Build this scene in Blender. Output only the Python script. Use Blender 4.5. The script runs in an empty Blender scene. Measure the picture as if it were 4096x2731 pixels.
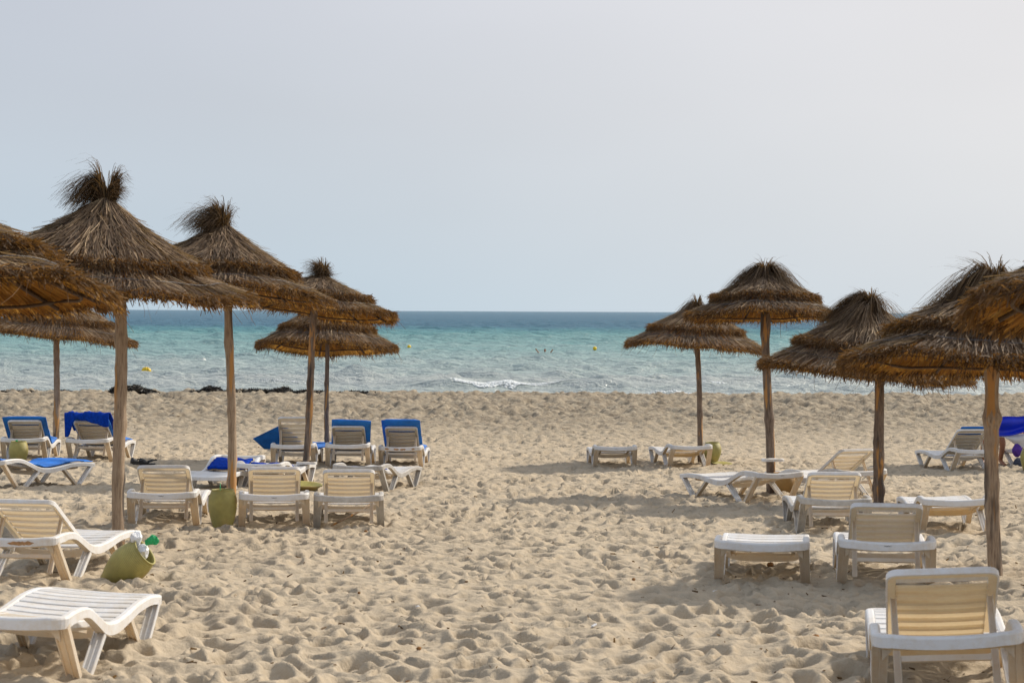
import bpy, bmesh, math, random
import numpy as np
from mathutils import Matrix, Vector
SC = bpy.context.scene
COL = SC.collection
R_ = math.radians
rng = np.random.default_rng(7)
random.seed(7)

# ------------------------------------------------------------------ camera, sky, sun, exposure
CAMZ = 2.0
cd = bpy.data.cameras.new("camera")
cd.sensor_width = 36.0
cd.lens = 70.0
cd.clip_start = 0.1
cd.clip_end = 60000
cd.dof.use_dof = True
cd.dof.focus_distance = 34.0
cd.dof.aperture_fstop = 9.0
cam = bpy.data.objects.new("camera", cd)
COL.objects.link(cam)
cam.location = (0, 0, CAMZ)
cam.rotation_euler = (R_(90 - 0.87), R_(-0.25), 0)
SC.camera = cam

SUN_EL, SUN_AZ = 38.0, 55.0          # azimuth measured from +Y towards +X
sun_dir = Vector((math.sin(R_(SUN_AZ)) * math.cos(R_(SUN_EL)), math.cos(R_(SUN_AZ)) * math.cos(R_(SUN_EL)), math.sin(R_(SUN_EL))))

W = bpy.data.worlds.new("World")
SC.world = W
W.use_nodes = True
wn, wl = W.node_tree.nodes, W.node_tree.links
wn.clear()
wo = wn.new('ShaderNodeOutputWorld')
bg = wn.new('ShaderNodeBackground')
sky = wn.new('ShaderNodeTexSky')
sky.sky_type = 'NISHITA'
sky.sun_disc = False
sky.sun_elevation = R_(SUN_EL)
sky.sun_rotation = R_(SUN_AZ)
sky.dust_density = 4.0
sky.air_density = 1.0
bg.inputs[1].default_value = 0.105
tc = wn.new('ShaderNodeTexCoord')
sep = wn.new('ShaderNodeSeparateXYZ')
wl.new(tc.outputs['Generated'], sep.inputs[0])
ramp = wn.new('ShaderNodeValToRGB')           # haze colour by height above the horizon
er = ramp.color_ramp
er.elements[0].position = 0.0
er.elements[0].color = (5.35, 6.65, 7.65, 1)
er.elements[1].position = 0.045
er.elements[1].color = (5.35, 6.30, 7.20, 1)
for p, c in ((0.10, (5.45, 6.02, 6.80, 1)), (0.17, (5.55, 5.92, 6.72, 1)), (0.5, (4.6, 5.3, 6.5, 1)), (1.0, (4.0, 4.9, 6.4, 1))):
    e = er.elements.new(p)
    e.color = c
wl.new(sep.outputs['Z'], ramp.inputs[0])
vd = wn.new('ShaderNodeVectorMath')
vd.operation = 'DOT_PRODUCT'
wl.new(tc.outputs['Generated'], vd.inputs[0])
vd.inputs[1].default_value = sun_dir
pw = wn.new('ShaderNodeMapRange')              # broad aureole of the hazy sun
pw.interpolation_type = 'SMOOTHSTEP'
pw.inputs['From Min'].default_value = 0.26
pw.inputs['From Max'].default_value = 1.0
wl.new(vd.outputs['Value'], pw.inputs[0])
au = wn.new('ShaderNodeMix')
au.data_type = 'RGBA'
wl.new(pw.outputs[0], au.inputs['Factor'])
wl.new(ramp.outputs[0], au.inputs[6])
au.inputs[7].default_value = (9.3, 8.85, 8.6, 1)
hn = wn.new('ShaderNodeTexNoise')            # faint uneven haze
hn.inputs['Scale'].default_value = 3.2
hn.inputs['Detail'].default_value = 3
hm = wn.new('ShaderNodeMapping')
hm.inputs['Scale'].default_value = (1, 1, 2.6)
wl.new(tc.outputs['Generated'], hm.inputs[0])
wl.new(hm.outputs[0], hn.inputs['Vector'])
hv = wn.new('ShaderNodeMapRange')
hv.inputs['From Min'].default_value = .3
hv.inputs['From Max'].default_value = .7
hv.inputs['To Min'].default_value = .97
hv.inputs['To Max'].default_value = 1.03
wl.new(hn.outputs[0], hv.inputs[0])
hs_ = wn.new('ShaderNodeHueSaturation')
wl.new(hv.outputs[0], hs_.inputs['Value'])
wl.new(au.outputs[2], hs_.inputs['Color'])
mx = wn.new('ShaderNodeMix')
mx.data_type = 'RGBA'
mx.inputs['Factor'].default_value = 0.90
wl.new(sky.outputs[0], mx.inputs[6])
wl.new(hs_.outputs[0], mx.inputs[7])
wl.new(mx.outputs[2], bg.inputs[0])
wl.new(bg.outputs[0], wo.inputs[0])

sl = bpy.data.lights.new("sun", 'SUN')
sl.energy = 4.0
sl.angle = R_(3.5)
sl.color = (1.0, 0.91, 0.78)
sun = bpy.data.objects.new("sun", sl)
COL.objects.link(sun)
sun.rotation_euler = (-sun_dir).to_track_quat('-Z', 'Y').to_euler()
sun.location = (20, 20, 30)

vs = SC.view_settings
vs.view_transform = 'Standard'
vs.look = 'None'
vs.exposure = 0.0
vs.gamma = 1.0
vs.use_curve_mapping = False
SC.render.engine = 'CYCLES'
SC.cycles.max_bounces = 8
SC.cycles.diffuse_bounces = 4
SC.cycles.transmission_bounces = 6
SC.cycles.use_denoising = True

# ------------------------------------------------------------------ helpers
def mesh_np(name, V, F, tint=None, smooth=False):
    """mesh from numpy arrays, F is (n,4) or (n,3)"""
    V = np.asarray(V, dtype=np.float32)
    F = np.asarray(F, dtype=np.int32)
    me = bpy.data.meshes.new(name)
    n, k = F.shape
    me.vertices.add(len(V))
    me.vertices.foreach_set('co', V.ravel())
    me.loops.add(n * k)
    me.loops.foreach_set('vertex_index', F.ravel())
    me.polygons.add(n)
    me.polygons.foreach_set('loop_start', np.arange(0, n * k, k, dtype=np.int32))
    me.polygons.foreach_set('loop_total', np.full(n, k, dtype=np.int32))
    me.polygons.foreach_set('use_smooth', np.full(n, smooth))
    me.update(calc_edges=True)
    if tint is not None:
        a = me.attributes.new('tint', 'FLOAT', 'FACE')
        a.data.foreach_set('value', np.asarray(tint, dtype=np.float32))
    return me

class MB:
    """collects simple shapes into one mesh"""
    def __init__(s):
        s.v, s.f, s.sm = [], [], []
    def add(s, V, F, smooth=False):
        o = len(s.v)
        s.v += [tuple(p) for p in V]
        s.f += [tuple(i + o for i in q) for q in F]
        s.sm += [smooth] * len(F)
        return s
    def box(s, c, d, rot=None, ch=0.0):
        hx, hy, hz = d[0] / 2, d[1] / 2, d[2] / 2
        m = rot or Matrix.Identity(3)
        c = Vector(c)
        if ch <= 0:
            P = [(x, y, z) for z in (-hz, hz) for y in (-hy, hy) for x in (-hx, hx)]
            F = [(0, 2, 3, 1), (4, 5, 7, 6), (0, 1, 5, 4), (1, 3, 7, 5), (3, 2, 6, 7), (2, 0, 4, 6)]
        else:                       # chamfered top and bottom edges
            P = []
            for z, i in ((-hz, ch), (-hz + ch, 0), (hz - ch, 0), (hz, ch)):
                P += [(-hx + i, -hy + i, z), (hx - i, -hy + i, z), (hx - i, hy - i, z), (-hx + i, hy - i, z)]
            F = [(3, 2, 1, 0), (12, 13, 14, 15)]
            for k in range(3):
                for j in range(4):
                    F.append((k * 4 + j, k * 4 + (j + 1) % 4, k * 4 + 4 + (j + 1) % 4, k * 4 + 4 + j))
        return s.add([c + m @ Vector(p) for p in P], F)
    def loft(s, rings, closed=False, caps=True, smooth=False):
        n = len(rings[0])
        V = [p for r in rings for p in r]
        F = []
        m = len(rings)
        for k in range(m if closed else m - 1):
            a, b = k * n, ((k + 1) % m) * n
            for j in range(n):
                j2 = (j + 1) % n
                F.append((a + j, a + j2, b + j2, b + j))
        if caps and not closed:
            F.append(tuple(range(n - 1, -1, -1)))
            F.append(tuple(range((m - 1) * n, m * n)))
        return s.add(V, F, smooth)
    def bar(s, p0, p1, w, t, wdir=(1, 0, 0), w1=None):
        """box-section bar from p0 to p1, width w along wdir, thickness t"""
        p0, p1 = Vector(p0), Vector(p1)
        d = (p1 - p0).normalized()
        u = Vector(wdir)
        u = (u - d * u.dot(d)).normalized()
        n = d.cross(u)
        w1 = w if w1 is None else w1
        R = []
        for p, ww in ((p0, w), (p1, w1)):
            R.append([p + u * a * ww / 2 + n * b * t / 2 for a, b in ((-1, -1), (1, -1), (1, 1), (-1, 1))])
        return s.loft(R)
    def tube(s, pts, r, n=8, smooth=True, caps=True):
        pts = [Vector(p) for p in pts]
        R = []
        for i, p in enumerate(pts):
            d = (pts[min(i + 1, len(pts) - 1)] - pts[max(i - 1, 0)]).normalized()
            u = d.orthogonal().normalized() if abs(d.z) < .9 else Vector((1, 0, 0))
            u = (u - d * u.dot(d)).normalized()
            v = d.cross(u)
            rr = r[i] if hasattr(r, '__len__') else r
            R.append([p + (u * math.cos(2 * math.pi * k / n) + v * math.sin(2 * math.pi * k / n)) * rr for k in range(n)])
        return s.loft(R, caps=caps, smooth=smooth)
    def mesh(s, name):
        me = bpy.data.meshes.new(name)
        me.from_pydata(s.v, [], s.f)
        me.polygons.foreach_set('use_smooth', s.sm)
        b = bmesh.new()
        b.from_mesh(me)
        bmesh.ops.recalc_face_normals(b, faces=b.faces)
        b.to_mesh(me)
        b.free()
        me.update()
        return me

def link(name, me, mat=None, parent=None, kind=None, loc=None, rot=None):
    o = bpy.data.objects.new(name, me)
    COL.objects.link(o)
    if mat is not None and me is not None and not me.materials:
        me.materials.append(mat)
    if parent is not None:
        o.parent = parent
    if kind:
        o['kind'] = kind
    if loc is not None:
        o.location = loc
    if rot is not None:
        o.rotation_euler = rot
    return o

def tag(o, label, cat, group=None):
    o['label'] = label
    o['category'] = cat
    if group:
        o['group'] = group
    return o

def lathe(profile, n=40, closed_bottom=True):
    P = []
    for r, z in profile:
        P.append([(r * math.cos(2 * math.pi * k / n), r * math.sin(2 * math.pi * k / n), z) for k in range(n)])
    m = MB()
    m.loft(P, caps=closed_bottom, smooth=True)
    return m

# value noise on a periodic table
TAB = np.random.default_rng(3).random((256, 256)).astype(np.float32)
def vnoise(x, y, ox=0, oy=0):
    x = x + ox
    y = y + oy
    xi = np.floor(x).astype(np.int64)
    yi = np.floor(y).astype(np.int64)
    fx = (x - xi)
    fy = (y - yi)
    fx = fx * fx * (3 - 2 * fx)
    fy = fy * fy * (3 - 2 * fy)
    a = TAB[yi % 256, xi % 256]
    b = TAB[yi % 256, (xi + 1) % 256]
    c = TAB[(yi + 1) % 256, xi % 256]
    d = TAB[(yi + 1) % 256, (xi + 1) % 256]
    return (a * (1 - fx) + b * fx) * (1 - fy) + (c * (1 - fx) + d * fx) * fy

OFX = np.random.default_rng(11).random((256, 256)).astype(np.float32)
OFY = np.random.default_rng(12).random((256, 256)).astype(np.float32)
DPT = np.random.default_rng(13).random((256, 256)).astype(np.float32)
def bowls(x, y, cell, depth, var):
    """trampled sand: paraboloid hollows that meet in sharp little ridges"""
    X = x / cell
    Y = y / cell
    xi = np.floor(X).astype(np.int64)
    yi = np.floor(Y).astype(np.int64)
    best = np.full(X.shape, 1e9, dtype=np.float32)
    for dj in (-1, 0, 1):
        for di in (-1, 0, 1):
            a = (xi + di) % 256
            b = (yi + dj) % 256
            px = xi + di + OFX[b, a]
            py = yi + dj + OFY[b, a]
            h = ((X - px) ** 2 + (Y - py) ** 2) - DPT[b, a] * var
            best = np.minimum(best, h)
    return best * depth

DA = np.random.default_rng(14).random((256, 256)).astype(np.float32)
DB = np.random.default_rng(15).random((256, 256)).astype(np.float32)
def dents(x, y, cell, a0, a1, asp, d0, d1, sx=0, sy=0):
    """footprints: elongated hollows with a little pushed-up rim, one per cell, any direction"""
    X = x / cell
    Y = y / cell
    xi = np.floor(X).astype(np.int64)
    yi = np.floor(Y).astype(np.int64)
    h = np.zeros(X.shape, dtype=np.float32)
    lo = np.zeros(X.shape, dtype=np.float32)
    for dj in (-1, 0, 1):
        for di in (-1, 0, 1):
            a = (xi + di + sx) % 256
            b = (yi + dj + sy) % 256
            u = (X - (xi + di + OFX[b, a])) * cell
            v = (Y - (yi + dj + OFY[b, a])) * cell
            th = DA[b, a] * 6.283
            c, s_ = np.cos(th), np.sin(th)
            r1 = a0 + (a1 - a0) * DB[b, a]
            p = (u * c + v * s_) / r1
            q = (v * c - u * s_) / (r1 * asp)
            q = np.sqrt(p * p + q * q)
            dep = d0 + (d1 - d0) * DPT[b, a]
            lo = np.minimum(lo, -dep * np.clip(1 - q ** 2.4, 0, 1))
            h = h + .20 * dep * np.exp(-((q - 1.30) / .36) ** 2)
    return lo + h

# ------------------------------------------------------------------ terrain
# control points (x, y, height above base) where posts and loungers stand
CTRL = [(-3.55, 20.72, -2.19), (-2.45, 20.59, -2.19), (-1.68, 20.70, -2.21), (-1.80, 26.93, -2.40), (-3.29, 27.75, -2.44),
        (-3.49, 32.31, -2.49), (-2.59, 32.15, -2.47), (-1.75, 32.66, -2.54), (-7.78, 32.33, -2.41), (-6.64, 32.22, -2.41),
        (1.66, 33.08, -2.55), (2.81, 33.19, -2.54), (3.20, 20.25, -2.18), (2.85, 15.28, -2.02), (2.18, 10.07, -1.85),
        (1.98, 15.54, -2.05), (4.37, 20.06, -2.16), (7.28, 32.62, -2.54), (-3.47, 17.59, -2.09), (-2.90, 20.56, -2.18)]
CTRL = [(a, b, c + CAMZ) for a, b, c in CTRL]
def base(y):
    ys = [-80, 5, 31.5, 40, 48, 56, 59.5, 61.5, 64, 74, 95, 140, 400]
    zs = [1.4, -1.53 - .0325 * 5 + 2, -1.53 - .0325 * 31.5 + 2, -.62, -.63, -.57, -.515, -.56, -.8, -1.9, -2.9, -4.2, -9]
    return np.interp(y, ys, zs)
def ground(x, y):
    x = np.asarray(x, dtype=np.float64)
    y = np.asarray(y, dtype=np.float64)
    b = base(y)
    num = np.zeros_like(b)
    den = np.full_like(b, .08)
    for cx, cy, cz in CTRL:
        w = np.exp(-((x - cx) ** 2 + (y - cy) ** 2) / (1.3 ** 2))
        num = num + w * (cz - float(base(cy)))
        den = den + w
    return b + num / den
def gz(x, y):
    return float(ground(np.array([x]), np.array([y]))[0])

def bumps(x, y):
    wx = (vnoise(x * 2.2, y * 2.2) - .5) * .22 + (vnoise(x * .7, y * .7, 31, 7) - .5) * .5
    wy = (vnoise(x * 2.2, y * 2.2, 60, 90) - .5) * .22 + (vnoise(x * .7, y * .7, 77, 5) - .5) * .5
    amp = .65 + .7 * vnoise(x * .45, y * .45, 9, 41)
    def cap(q, k):
        q = np.maximum(q, -.10)
        return k * np.tanh(q / k)
    b1 = cap(bowls(x + wx, (y + wy), .30, 1.0, .42) - .02, .30)
    sel = vnoise(x * .8, y * .8, 21, 3)
    f1 = dents(x + wx * .35, y + wy * .35, .275, .085, .150, .58, .043, .110)
    f2 = dents(x + wx * .3, y + wy * .3, .21, .05, .10, .70, .020, .062, 77, 31)
    h = f1 * amp + f2 * (.45 + .8 * sel) + b1 * .09 * amp - .004
    h = h + (vnoise(x * 1.1, y * 1.1, 3, 3) - .5) * .05 + (vnoise(x * 6, y * 6, 13, 3) - .5) * .014
    # loose clods here and there
    cl = np.clip((vnoise(x * 1.6, y * 1.6, 100, 50) - .68) * 5, 0, 1)
    h = h + cl * (vnoise(x * 22, y * 22) - .5) * .035
    # rougher, lumpier sand towards the water
    far = np.clip((y - 38) / 14, 0, 1)
    lump = (vnoise(x * 1.7, y * 2.2, 5, 70) - .5) * .14 + (vnoise(x * 4.5, y * 4.2, 55, 7) - .5) * .20 + (vnoise(x * 10, y * 6, 25, 17) - .5) * .07
    h = h * (1 - .5 * far) + far * lump
    # tyre ruts parallel with the shore
    for yc, wd in ((50.6, .8), (54.5, .9)):
        yy = y - yc - .012 * x + (vnoise(x * .3, y * .02, 8, 8) - .5) * .9
        h = h - .07 * np.exp(-(yy / wd) ** 2) * np.clip((6 - x) / 8, .15, 1)
    return h

def tube_mat_nodes(m):
    m.use_nodes = True
    nt = m.node_tree
    return nt, nt.nodes, nt.links, nt.nodes['Principled BSDF']

def N(nt, typ, **kw):
    n = nt.nodes.new(typ)
    for k, v in kw.items():
        setattr(n, k, v)
    return n

def noise(nt, vec, scale, detail=4, rough=.55):
    n = nt.nodes.new('ShaderNodeTexNoise')
    n.inputs['Scale'].default_value = scale
    n.inputs['Detail'].default_value = detail
    n.inputs['Roughness'].default_value = rough
    if vec is not None:
        nt.links.new(vec, n.inputs['Vector'])
    return n

def cramp(nt, fac, stops, interp='LINEAR'):
    r = nt.nodes.new('ShaderNodeValToRGB')
    e = r.color_ramp.elements
    r.color_ramp.interpolation = interp
    e[0].position, e[0].color = stops[0][0], (*stops[0][1], 1)
    e[1].position, e[1].color = stops[-1][0], (*stops[-1][1], 1)
    for p, c in stops[1:-1]:
        x = e.new(p)
        x.color = (*c, 1)
    nt.links.new(fac, r.inputs[0])
    return r

def mixc(nt, fac, a, b, mode='MIX'):
    m = nt.nodes.new('ShaderNodeMix')
    m.data_type = 'RGBA'
    m.blend_type = mode
    for v, i in ((fac, 'Factor'), (a, 6), (b, 7)):
        s = m.inputs[i]
        if hasattr(v, 'is_output'):
            nt.links.new(v, s)
        elif isinstance(v, (int, float)):
            s.default_value = v
        else:
            s.default_value = (*v, 1)
    return m.outputs[2]

def mathn(nt, op, a, b=0.0, clamp=False):
    m = nt.nodes.new('ShaderNodeMath')
    m.operation = op
    m.use_clamp = clamp
    for i, v in ((0, a), (1, b)):
        if hasattr(v, 'is_output'):
            nt.links.new(v, m.inputs[i])
        else:
            m.inputs[i].default_value = v
    return m.outputs[0]

def coords(nt, kind='Object'):
    return nt.nodes.new('ShaderNodeTexCoord').outputs[kind]

def bump(nt, h, dist, strength=1.0):
    b = nt.nodes.new('ShaderNodeBump')
    b.inputs['Strength'].default_value = strength
    b.inputs['Distance'].default_value = dist
    nt.links.new(h, b.inputs['Height'])
    return b

# ------------------------------------------------------------------ materials
def mat_sand():
    m = bpy.data.materials.new('sand')
    nt, nd, lk, p = tube_mat_nodes(m)
    v = coords(nt)
    n1 = noise(nt, v, .9, 5)
    n2 = noise(nt, v, 26, 4)
    n3 = noise(nt, v, 420, 2, .7)
    c = cramp(nt, n1.outputs[0], [(.3, (.41, .338, .245)), (.7, (.478, .402, .297))])
    c2 = mixc(nt, .35, c.outputs[0], cramp(nt, n2.outputs[0], [(.32, (.34, .272, .187)), (.55, (.485, .407, .30)), (.8, (.545, .468, .353))]).outputs[0])
    c3 = mixc(nt, .30, c2, cramp(nt, n3.outputs[0], [(.3, (.23, .18, .125)), (.52, (.49, .41, .30)), (.75, (.68, .58, .45))]).outputs[0])
    # coarser, browner sand with weed fragments towards the water
    sx_ = nt.nodes.new('ShaderNodeSeparateXYZ')
    lk.new(v, sx_.inputs[0])
    n4 = noise(nt, v, .45, 4, .6)
    fy_ = mathn(nt, 'ADD', sx_.outputs[1], mathn(nt, 'MULTIPLY', n4.outputs[0], 9.0))
    shore = mathn(nt, 'DIVIDE', mathn(nt, 'SUBTRACT', fy_, 41.0), 13.0, True)
    n5 = noise(nt, v, 5.0, 5, .7)
    brown = cramp(nt, n5.outputs[0], [(.35, (.14, .112, .08)), (.5, (.275, .23, .168)), (.68, (.41, .35, .26))])
    c3 = mixc(nt, mathn(nt, 'MULTIPLY', shore, .9), c3, brown.outputs[0])
    lk.new(c3, p.inputs['Base Color'])
    p.inputs['Roughness'].default_value = .95
    p.inputs['Specular IOR Level'].default_value = .15
    h = mathn(nt, 'ADD', mathn(nt, 'MULTIPLY', noise(nt, v, 14, 5).outputs[0], 1.0), mathn(nt, 'MULTIPLY', noise(nt, v, 160, 3).outputs[0], .16))
    lk.new(bump(nt, h, .028, .8).outputs[0], p.inputs['Normal'])
    return m

def mat_sea():
    m = bpy.data.materials.new('sea_water')
    nt, nd, lk, p = tube_mat_nodes(m)
    v = coords(nt)
    sep = nt.nodes.new('ShaderNodeSeparateXYZ')
    lk.new(v, sep.inputs[0])
    mp = N(nt, 'ShaderNodeMapping')
    mp.inputs['Scale'].default_value = (.35, 1.0, 1)
    lk.new(v, mp.inputs[0])
    nz = noise(nt, mp.outputs[0], .02, 4, .6)
    y = mathn(nt, 'ADD', sep.outputs[1], mathn(nt, 'MULTIPLY', mathn(nt, 'SUBTRACT', nz.outputs[0], .5), 150.0))
    ly = mathn(nt, 'LOGARITHM', mathn(nt, 'MAXIMUM', y, 20.0), 10.0)     # 90 m -> 1.95, 345 -> 2.54
    f = mathn(nt, 'DIVIDE', mathn(nt, 'SUBTRACT', ly, 1.8), 2.0, True)
    c = cramp(nt, f, [(0.0, (.41, .435, .42)), (.10, (.38, .425, .415)), (.17, (.30, .40, .395)), (.26, (.205, .355, .358)), (.345, (.125, .29, .305)), (.385, (.080, .22, .262)),
                      (.425, (.068, .160, .230)), (.6, (.072, .158, .228)), (1.0, (.10, .19, .26))])
    nd.remove(p)
    p = nt.nodes.new('ShaderNodeBsdfDiffuse')
    lk.new(c.outputs[0], p.inputs[0])
    gl = nt.nodes.new('ShaderNodeBsdfGlossy')
    gl.inputs['Roughness'].default_value = .18
    fr = nt.nodes.new('ShaderNodeFresnel')
    fr.inputs['IOR'].default_value = 1.333
    ms = nt.nodes.new('ShaderNodeMixShader')
    mr = nt.nodes.new('ShaderNodeMapRange')
    mr.inputs['From Min'].default_value = .1
    mr.inputs['From Max'].default_value = .42
    mr.inputs['To Min'].default_value = 1.0
    mr.inputs['To Max'].default_value = .42
    lk.new(f, mr.inputs[0])
    lk.new(mathn(nt, 'MULTIPLY', fr.outputs[0], mr.outputs[0]), ms.inputs[0])      # rough sea: wave slopes hold the grazing reflection down
    lk.new(p.outputs[0], ms.inputs[1])
    lk.new(gl.outputs[0], ms.inputs[2])
    lk.new(ms.outputs[0], nd['Material Output'].inputs[0])
    m1 = N(nt, 'ShaderNodeMapping')
    m1.inputs['Scale'].default_value = (.7, 1.25, 1)
    m1.inputs['Rotation'].default_value = (0, 0, .2)
    lk.new(v, m1.inputs[0])
    a = noise(nt, m1.outputs[0], .55, 6, .62)
    b = noise(nt, m1.outputs[0], 2.6, 4, .6)
    d = noise(nt, m1.outputs[0], .06, 3, .6)
    h = mathn(nt, 'ADD', mathn(nt, 'MULTIPLY', a.outputs[0], .62), mathn(nt, 'MULTIPLY', b.outputs[0], .12))
    h = mathn(nt, 'ADD', h, mathn(nt, 'MULTIPLY', d.outputs[0], 1.6))
    bn = bump(nt, h, 1.7, 1.0).outputs[0]
    for q in (p, gl, fr):
        lk.new(bn, q.inputs['Normal'])
    return m

def mat_straw(name, stops, transl=.3, tcol=(.75, .5, .2), rough=.7):
    m = bpy.data.materials.new(name)
    nt, nd, lk, p = tube_mat_nodes(m)
    at = N(nt, 'ShaderNodeAttribute', attribute_name='tint')
    v = coords(nt)
    nz = noise(nt, v, 3.0, 3)
    f = mathn(nt, 'ADD', mathn(nt, 'MULTIPLY', at.outputs['Fac'], .8), mathn(nt, 'MULTIPLY', mathn(nt, 'SUBTRACT', nz.outputs[0], .35), .6), True)
    c = cramp(nt, f, stops)
    lk.new(c.outputs[0], p.inputs['Base Color'])
    p.inputs['Roughness'].default_value = rough
    p.inputs['Specular IOR Level'].default_value = .3
    if transl:
        t = nt.nodes.new('ShaderNodeBsdfTranslucent')
        lk.new(mixc(nt, .55, c.outputs[0], tcol), t.inputs[0])
        ms = nt.nodes.new('ShaderNodeMixShader')
        ms.inputs[0].default_value = transl
        lk.new(p.outputs[0], ms.inputs[1])
        lk.new(t.outputs[0], ms.inputs[2])
        lk.new(ms.outputs[0], nd['Material Output'].inputs[0])
    return m

def mat_wood(name, pale):
    m = bpy.data.materials.new(name)
    nt, nd, lk, p = tube_mat_nodes(m)
    v = coords(nt)
    mp = N(nt, 'ShaderNodeMapping')
    mp.inputs['Scale'].default_value = (1, 1, .12)
    lk.new(v, mp.inputs[0])
    oi = nt.nodes.new('ShaderNodeObjectInfo')
    add = N(nt, 'ShaderNodeVectorMath', operation='ADD')
    lk.new(mp.outputs[0], add.inputs[0])
    sc = N(nt, 'ShaderNodeVectorMath', operation='SCALE')
    sc.inputs[0].default_value = (40, 17, 23)
    lk.new(oi.outputs['Random'], sc.inputs['Scale'])
    lk.new(sc.outputs[0], add.inputs[1])
    w = add.outputs[0]
    g = noise(nt, w, 60, 5, .65)
    pk = noise(nt, w, 13, 3, .5)
    pd = noise(nt, w, 9, 3, .5)
    if pale:
        c = cramp(nt, g.outputs[0], [(.3, (.17, .115, .075)), (.5, (.335, .245, .165)), (.75, (.45, .345, .245))])
    else:
        c = cramp(nt, g.outputs[0], [(.3, (.07, .05, .036)), (.5, (.18, .13, .095)), (.75, (.29, .22, .165))])
    o = mathn(nt, 'MULTIPLY', mathn(nt, 'SUBTRACT', pk.outputs[0], .575), 16, True)
    c2 = mixc(nt, o, c.outputs[0], (.47, .24, .075))
    k = mathn(nt, 'MULTIPLY', mathn(nt, 'SUBTRACT', pd.outputs[0], .58), 16, True)
    c3 = mixc(nt, mathn(nt, 'MULTIPLY', k, .85), c2, (.045, .036, .032))
    lk.new(c3, p.inputs['Base Color'])
    p.inputs['Roughness'].default_value = .8
    h = mathn(nt, 'ADD', g.outputs[0], mathn(nt, 'MULTIPLY', k, -1.0))
    lk.new(bump(nt, h, .008, .8).outputs[0], p.inputs['Normal'])
    return m

def mat_plastic(name, basec, stain_glow, amount, transl=.12):
    m = bpy.data.materials.new(name)
    nt, nd, lk, p = tube_mat_nodes(m)
    v = coords(nt)
    oi = nt.nodes.new('ShaderNodeObjectInfo')
    n1 = noise(nt, v, 5.5, 5, .65)
    n2 = noise(nt, v, 38, 4, .7)
    f = mathn(nt, 'MULTIPLY', mathn(nt, 'SUBTRACT', mathn(nt, 'ADD', n1.outputs[0], mathn(nt, 'MULTIPLY', n2.outputs[0], .45)), .62 - amount), 2.2, True)
    c = mixc(nt, f, basec, stain_glow)
    n3 = noise(nt, v, 70, 3, .6)
    k = mathn(nt, 'MULTIPLY', mathn(nt, 'SUBTRACT', n3.outputs[0], .66), 7, True)
    c = mixc(nt, mathn(nt, 'MULTIPLY', k, .5), c, (.25, .19, .13))
    br = mathn(nt, 'ADD', mathn(nt, 'MULTIPLY', oi.outputs['Random'], .16), .86)
    hs = nt.nodes.new('ShaderNodeHueSaturation')
    lk.new(br, hs.inputs['Value'])
    lk.new(c, hs.inputs['Color'])
    lk.new(hs.outputs[0], p.inputs['Base Color'])
    p.inputs['Roughness'].default_value = .42
    lk.new(bump(nt, n2.outputs[0], .004, .35).outputs[0], p.inputs['Normal'])
    if transl:
        t = nt.nodes.new('ShaderNodeBsdfTranslucent')
        t.inputs[0].default_value = (.86, .68, .42, 1)
        ms = nt.nodes.new('ShaderNodeMixShader')
        ms.inputs[0].default_value = transl
        lk.new(p.outputs[0], ms.inputs[1])
        lk.new(t.outputs[0], ms.inputs[2])
        lk.new(ms.outputs[0], nd['Material Output'].inputs[0])
    return m

def mat_simple(name, col, rough=.7, var=.25, scale=8, bumpd=.004, spec=.5):
    m = bpy.data.materials.new(name)
    nt, nd, lk, p = tube_mat_nodes(m)
    v = coords(nt)
    n1 = noise(nt, v, scale, 5, .6)
    lo = tuple(c * (1 - var) for c in col)
    hi = tuple(min(1, c * (1 + var)) for c in col)
    lk.new(cramp(nt, n1.outputs[0], [(.3, lo), (.7, hi)]).outputs[0], p.inputs['Base Color'])
    p.inputs['Roughness'].default_value = rough
    p.inputs['Specular IOR Level'].default_value = spec
    if bumpd:
        lk.new(bump(nt, noise(nt, v, scale * 6, 4).outputs[0], bumpd, .6).outputs[0], p.inputs['Normal'])
    return m

def mat_clay(name, col, blush):
    m = bpy.data.materials.new(name)
    nt, nd, lk, p = tube_mat_nodes(m)
    v = coords(nt)
    n1 = noise(nt, v, 7, 5, .6)
    n2 = noise(nt, v, 2.2, 2, .5)
    wv = N(nt, 'ShaderNodeTexWave', wave_type='BANDS', bands_direction='Z')
    wv.inputs['Scale'].default_value = 26
    wv.inputs['Distortion'].default_value = 1.5
    lk.new(v, wv.inputs[0])
    c = cramp(nt, n1.outputs[0], [(.3, tuple(x * .75 for x in col)), (.7, tuple(x * 1.15 for x in col))])
    f = mathn(nt, 'MULTIPLY', mathn(nt, 'SUBTRACT', n2.outputs[0], .52), 5, True)
    c2 = mixc(nt, mathn(nt, 'MULTIPLY', f, .6), c.outputs[0], blush)
    lk.new(c2, p.inputs['Base Color'])
    p.inputs['Roughness'].default_value = .5
    lk.new(bump(nt, mathn(nt, 'ADD', wv.outputs[0], mathn(nt, 'MULTIPLY', n1.outputs[0], .5)), .004, .5).outputs[0], p.inputs['Normal'])
    return m

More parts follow.
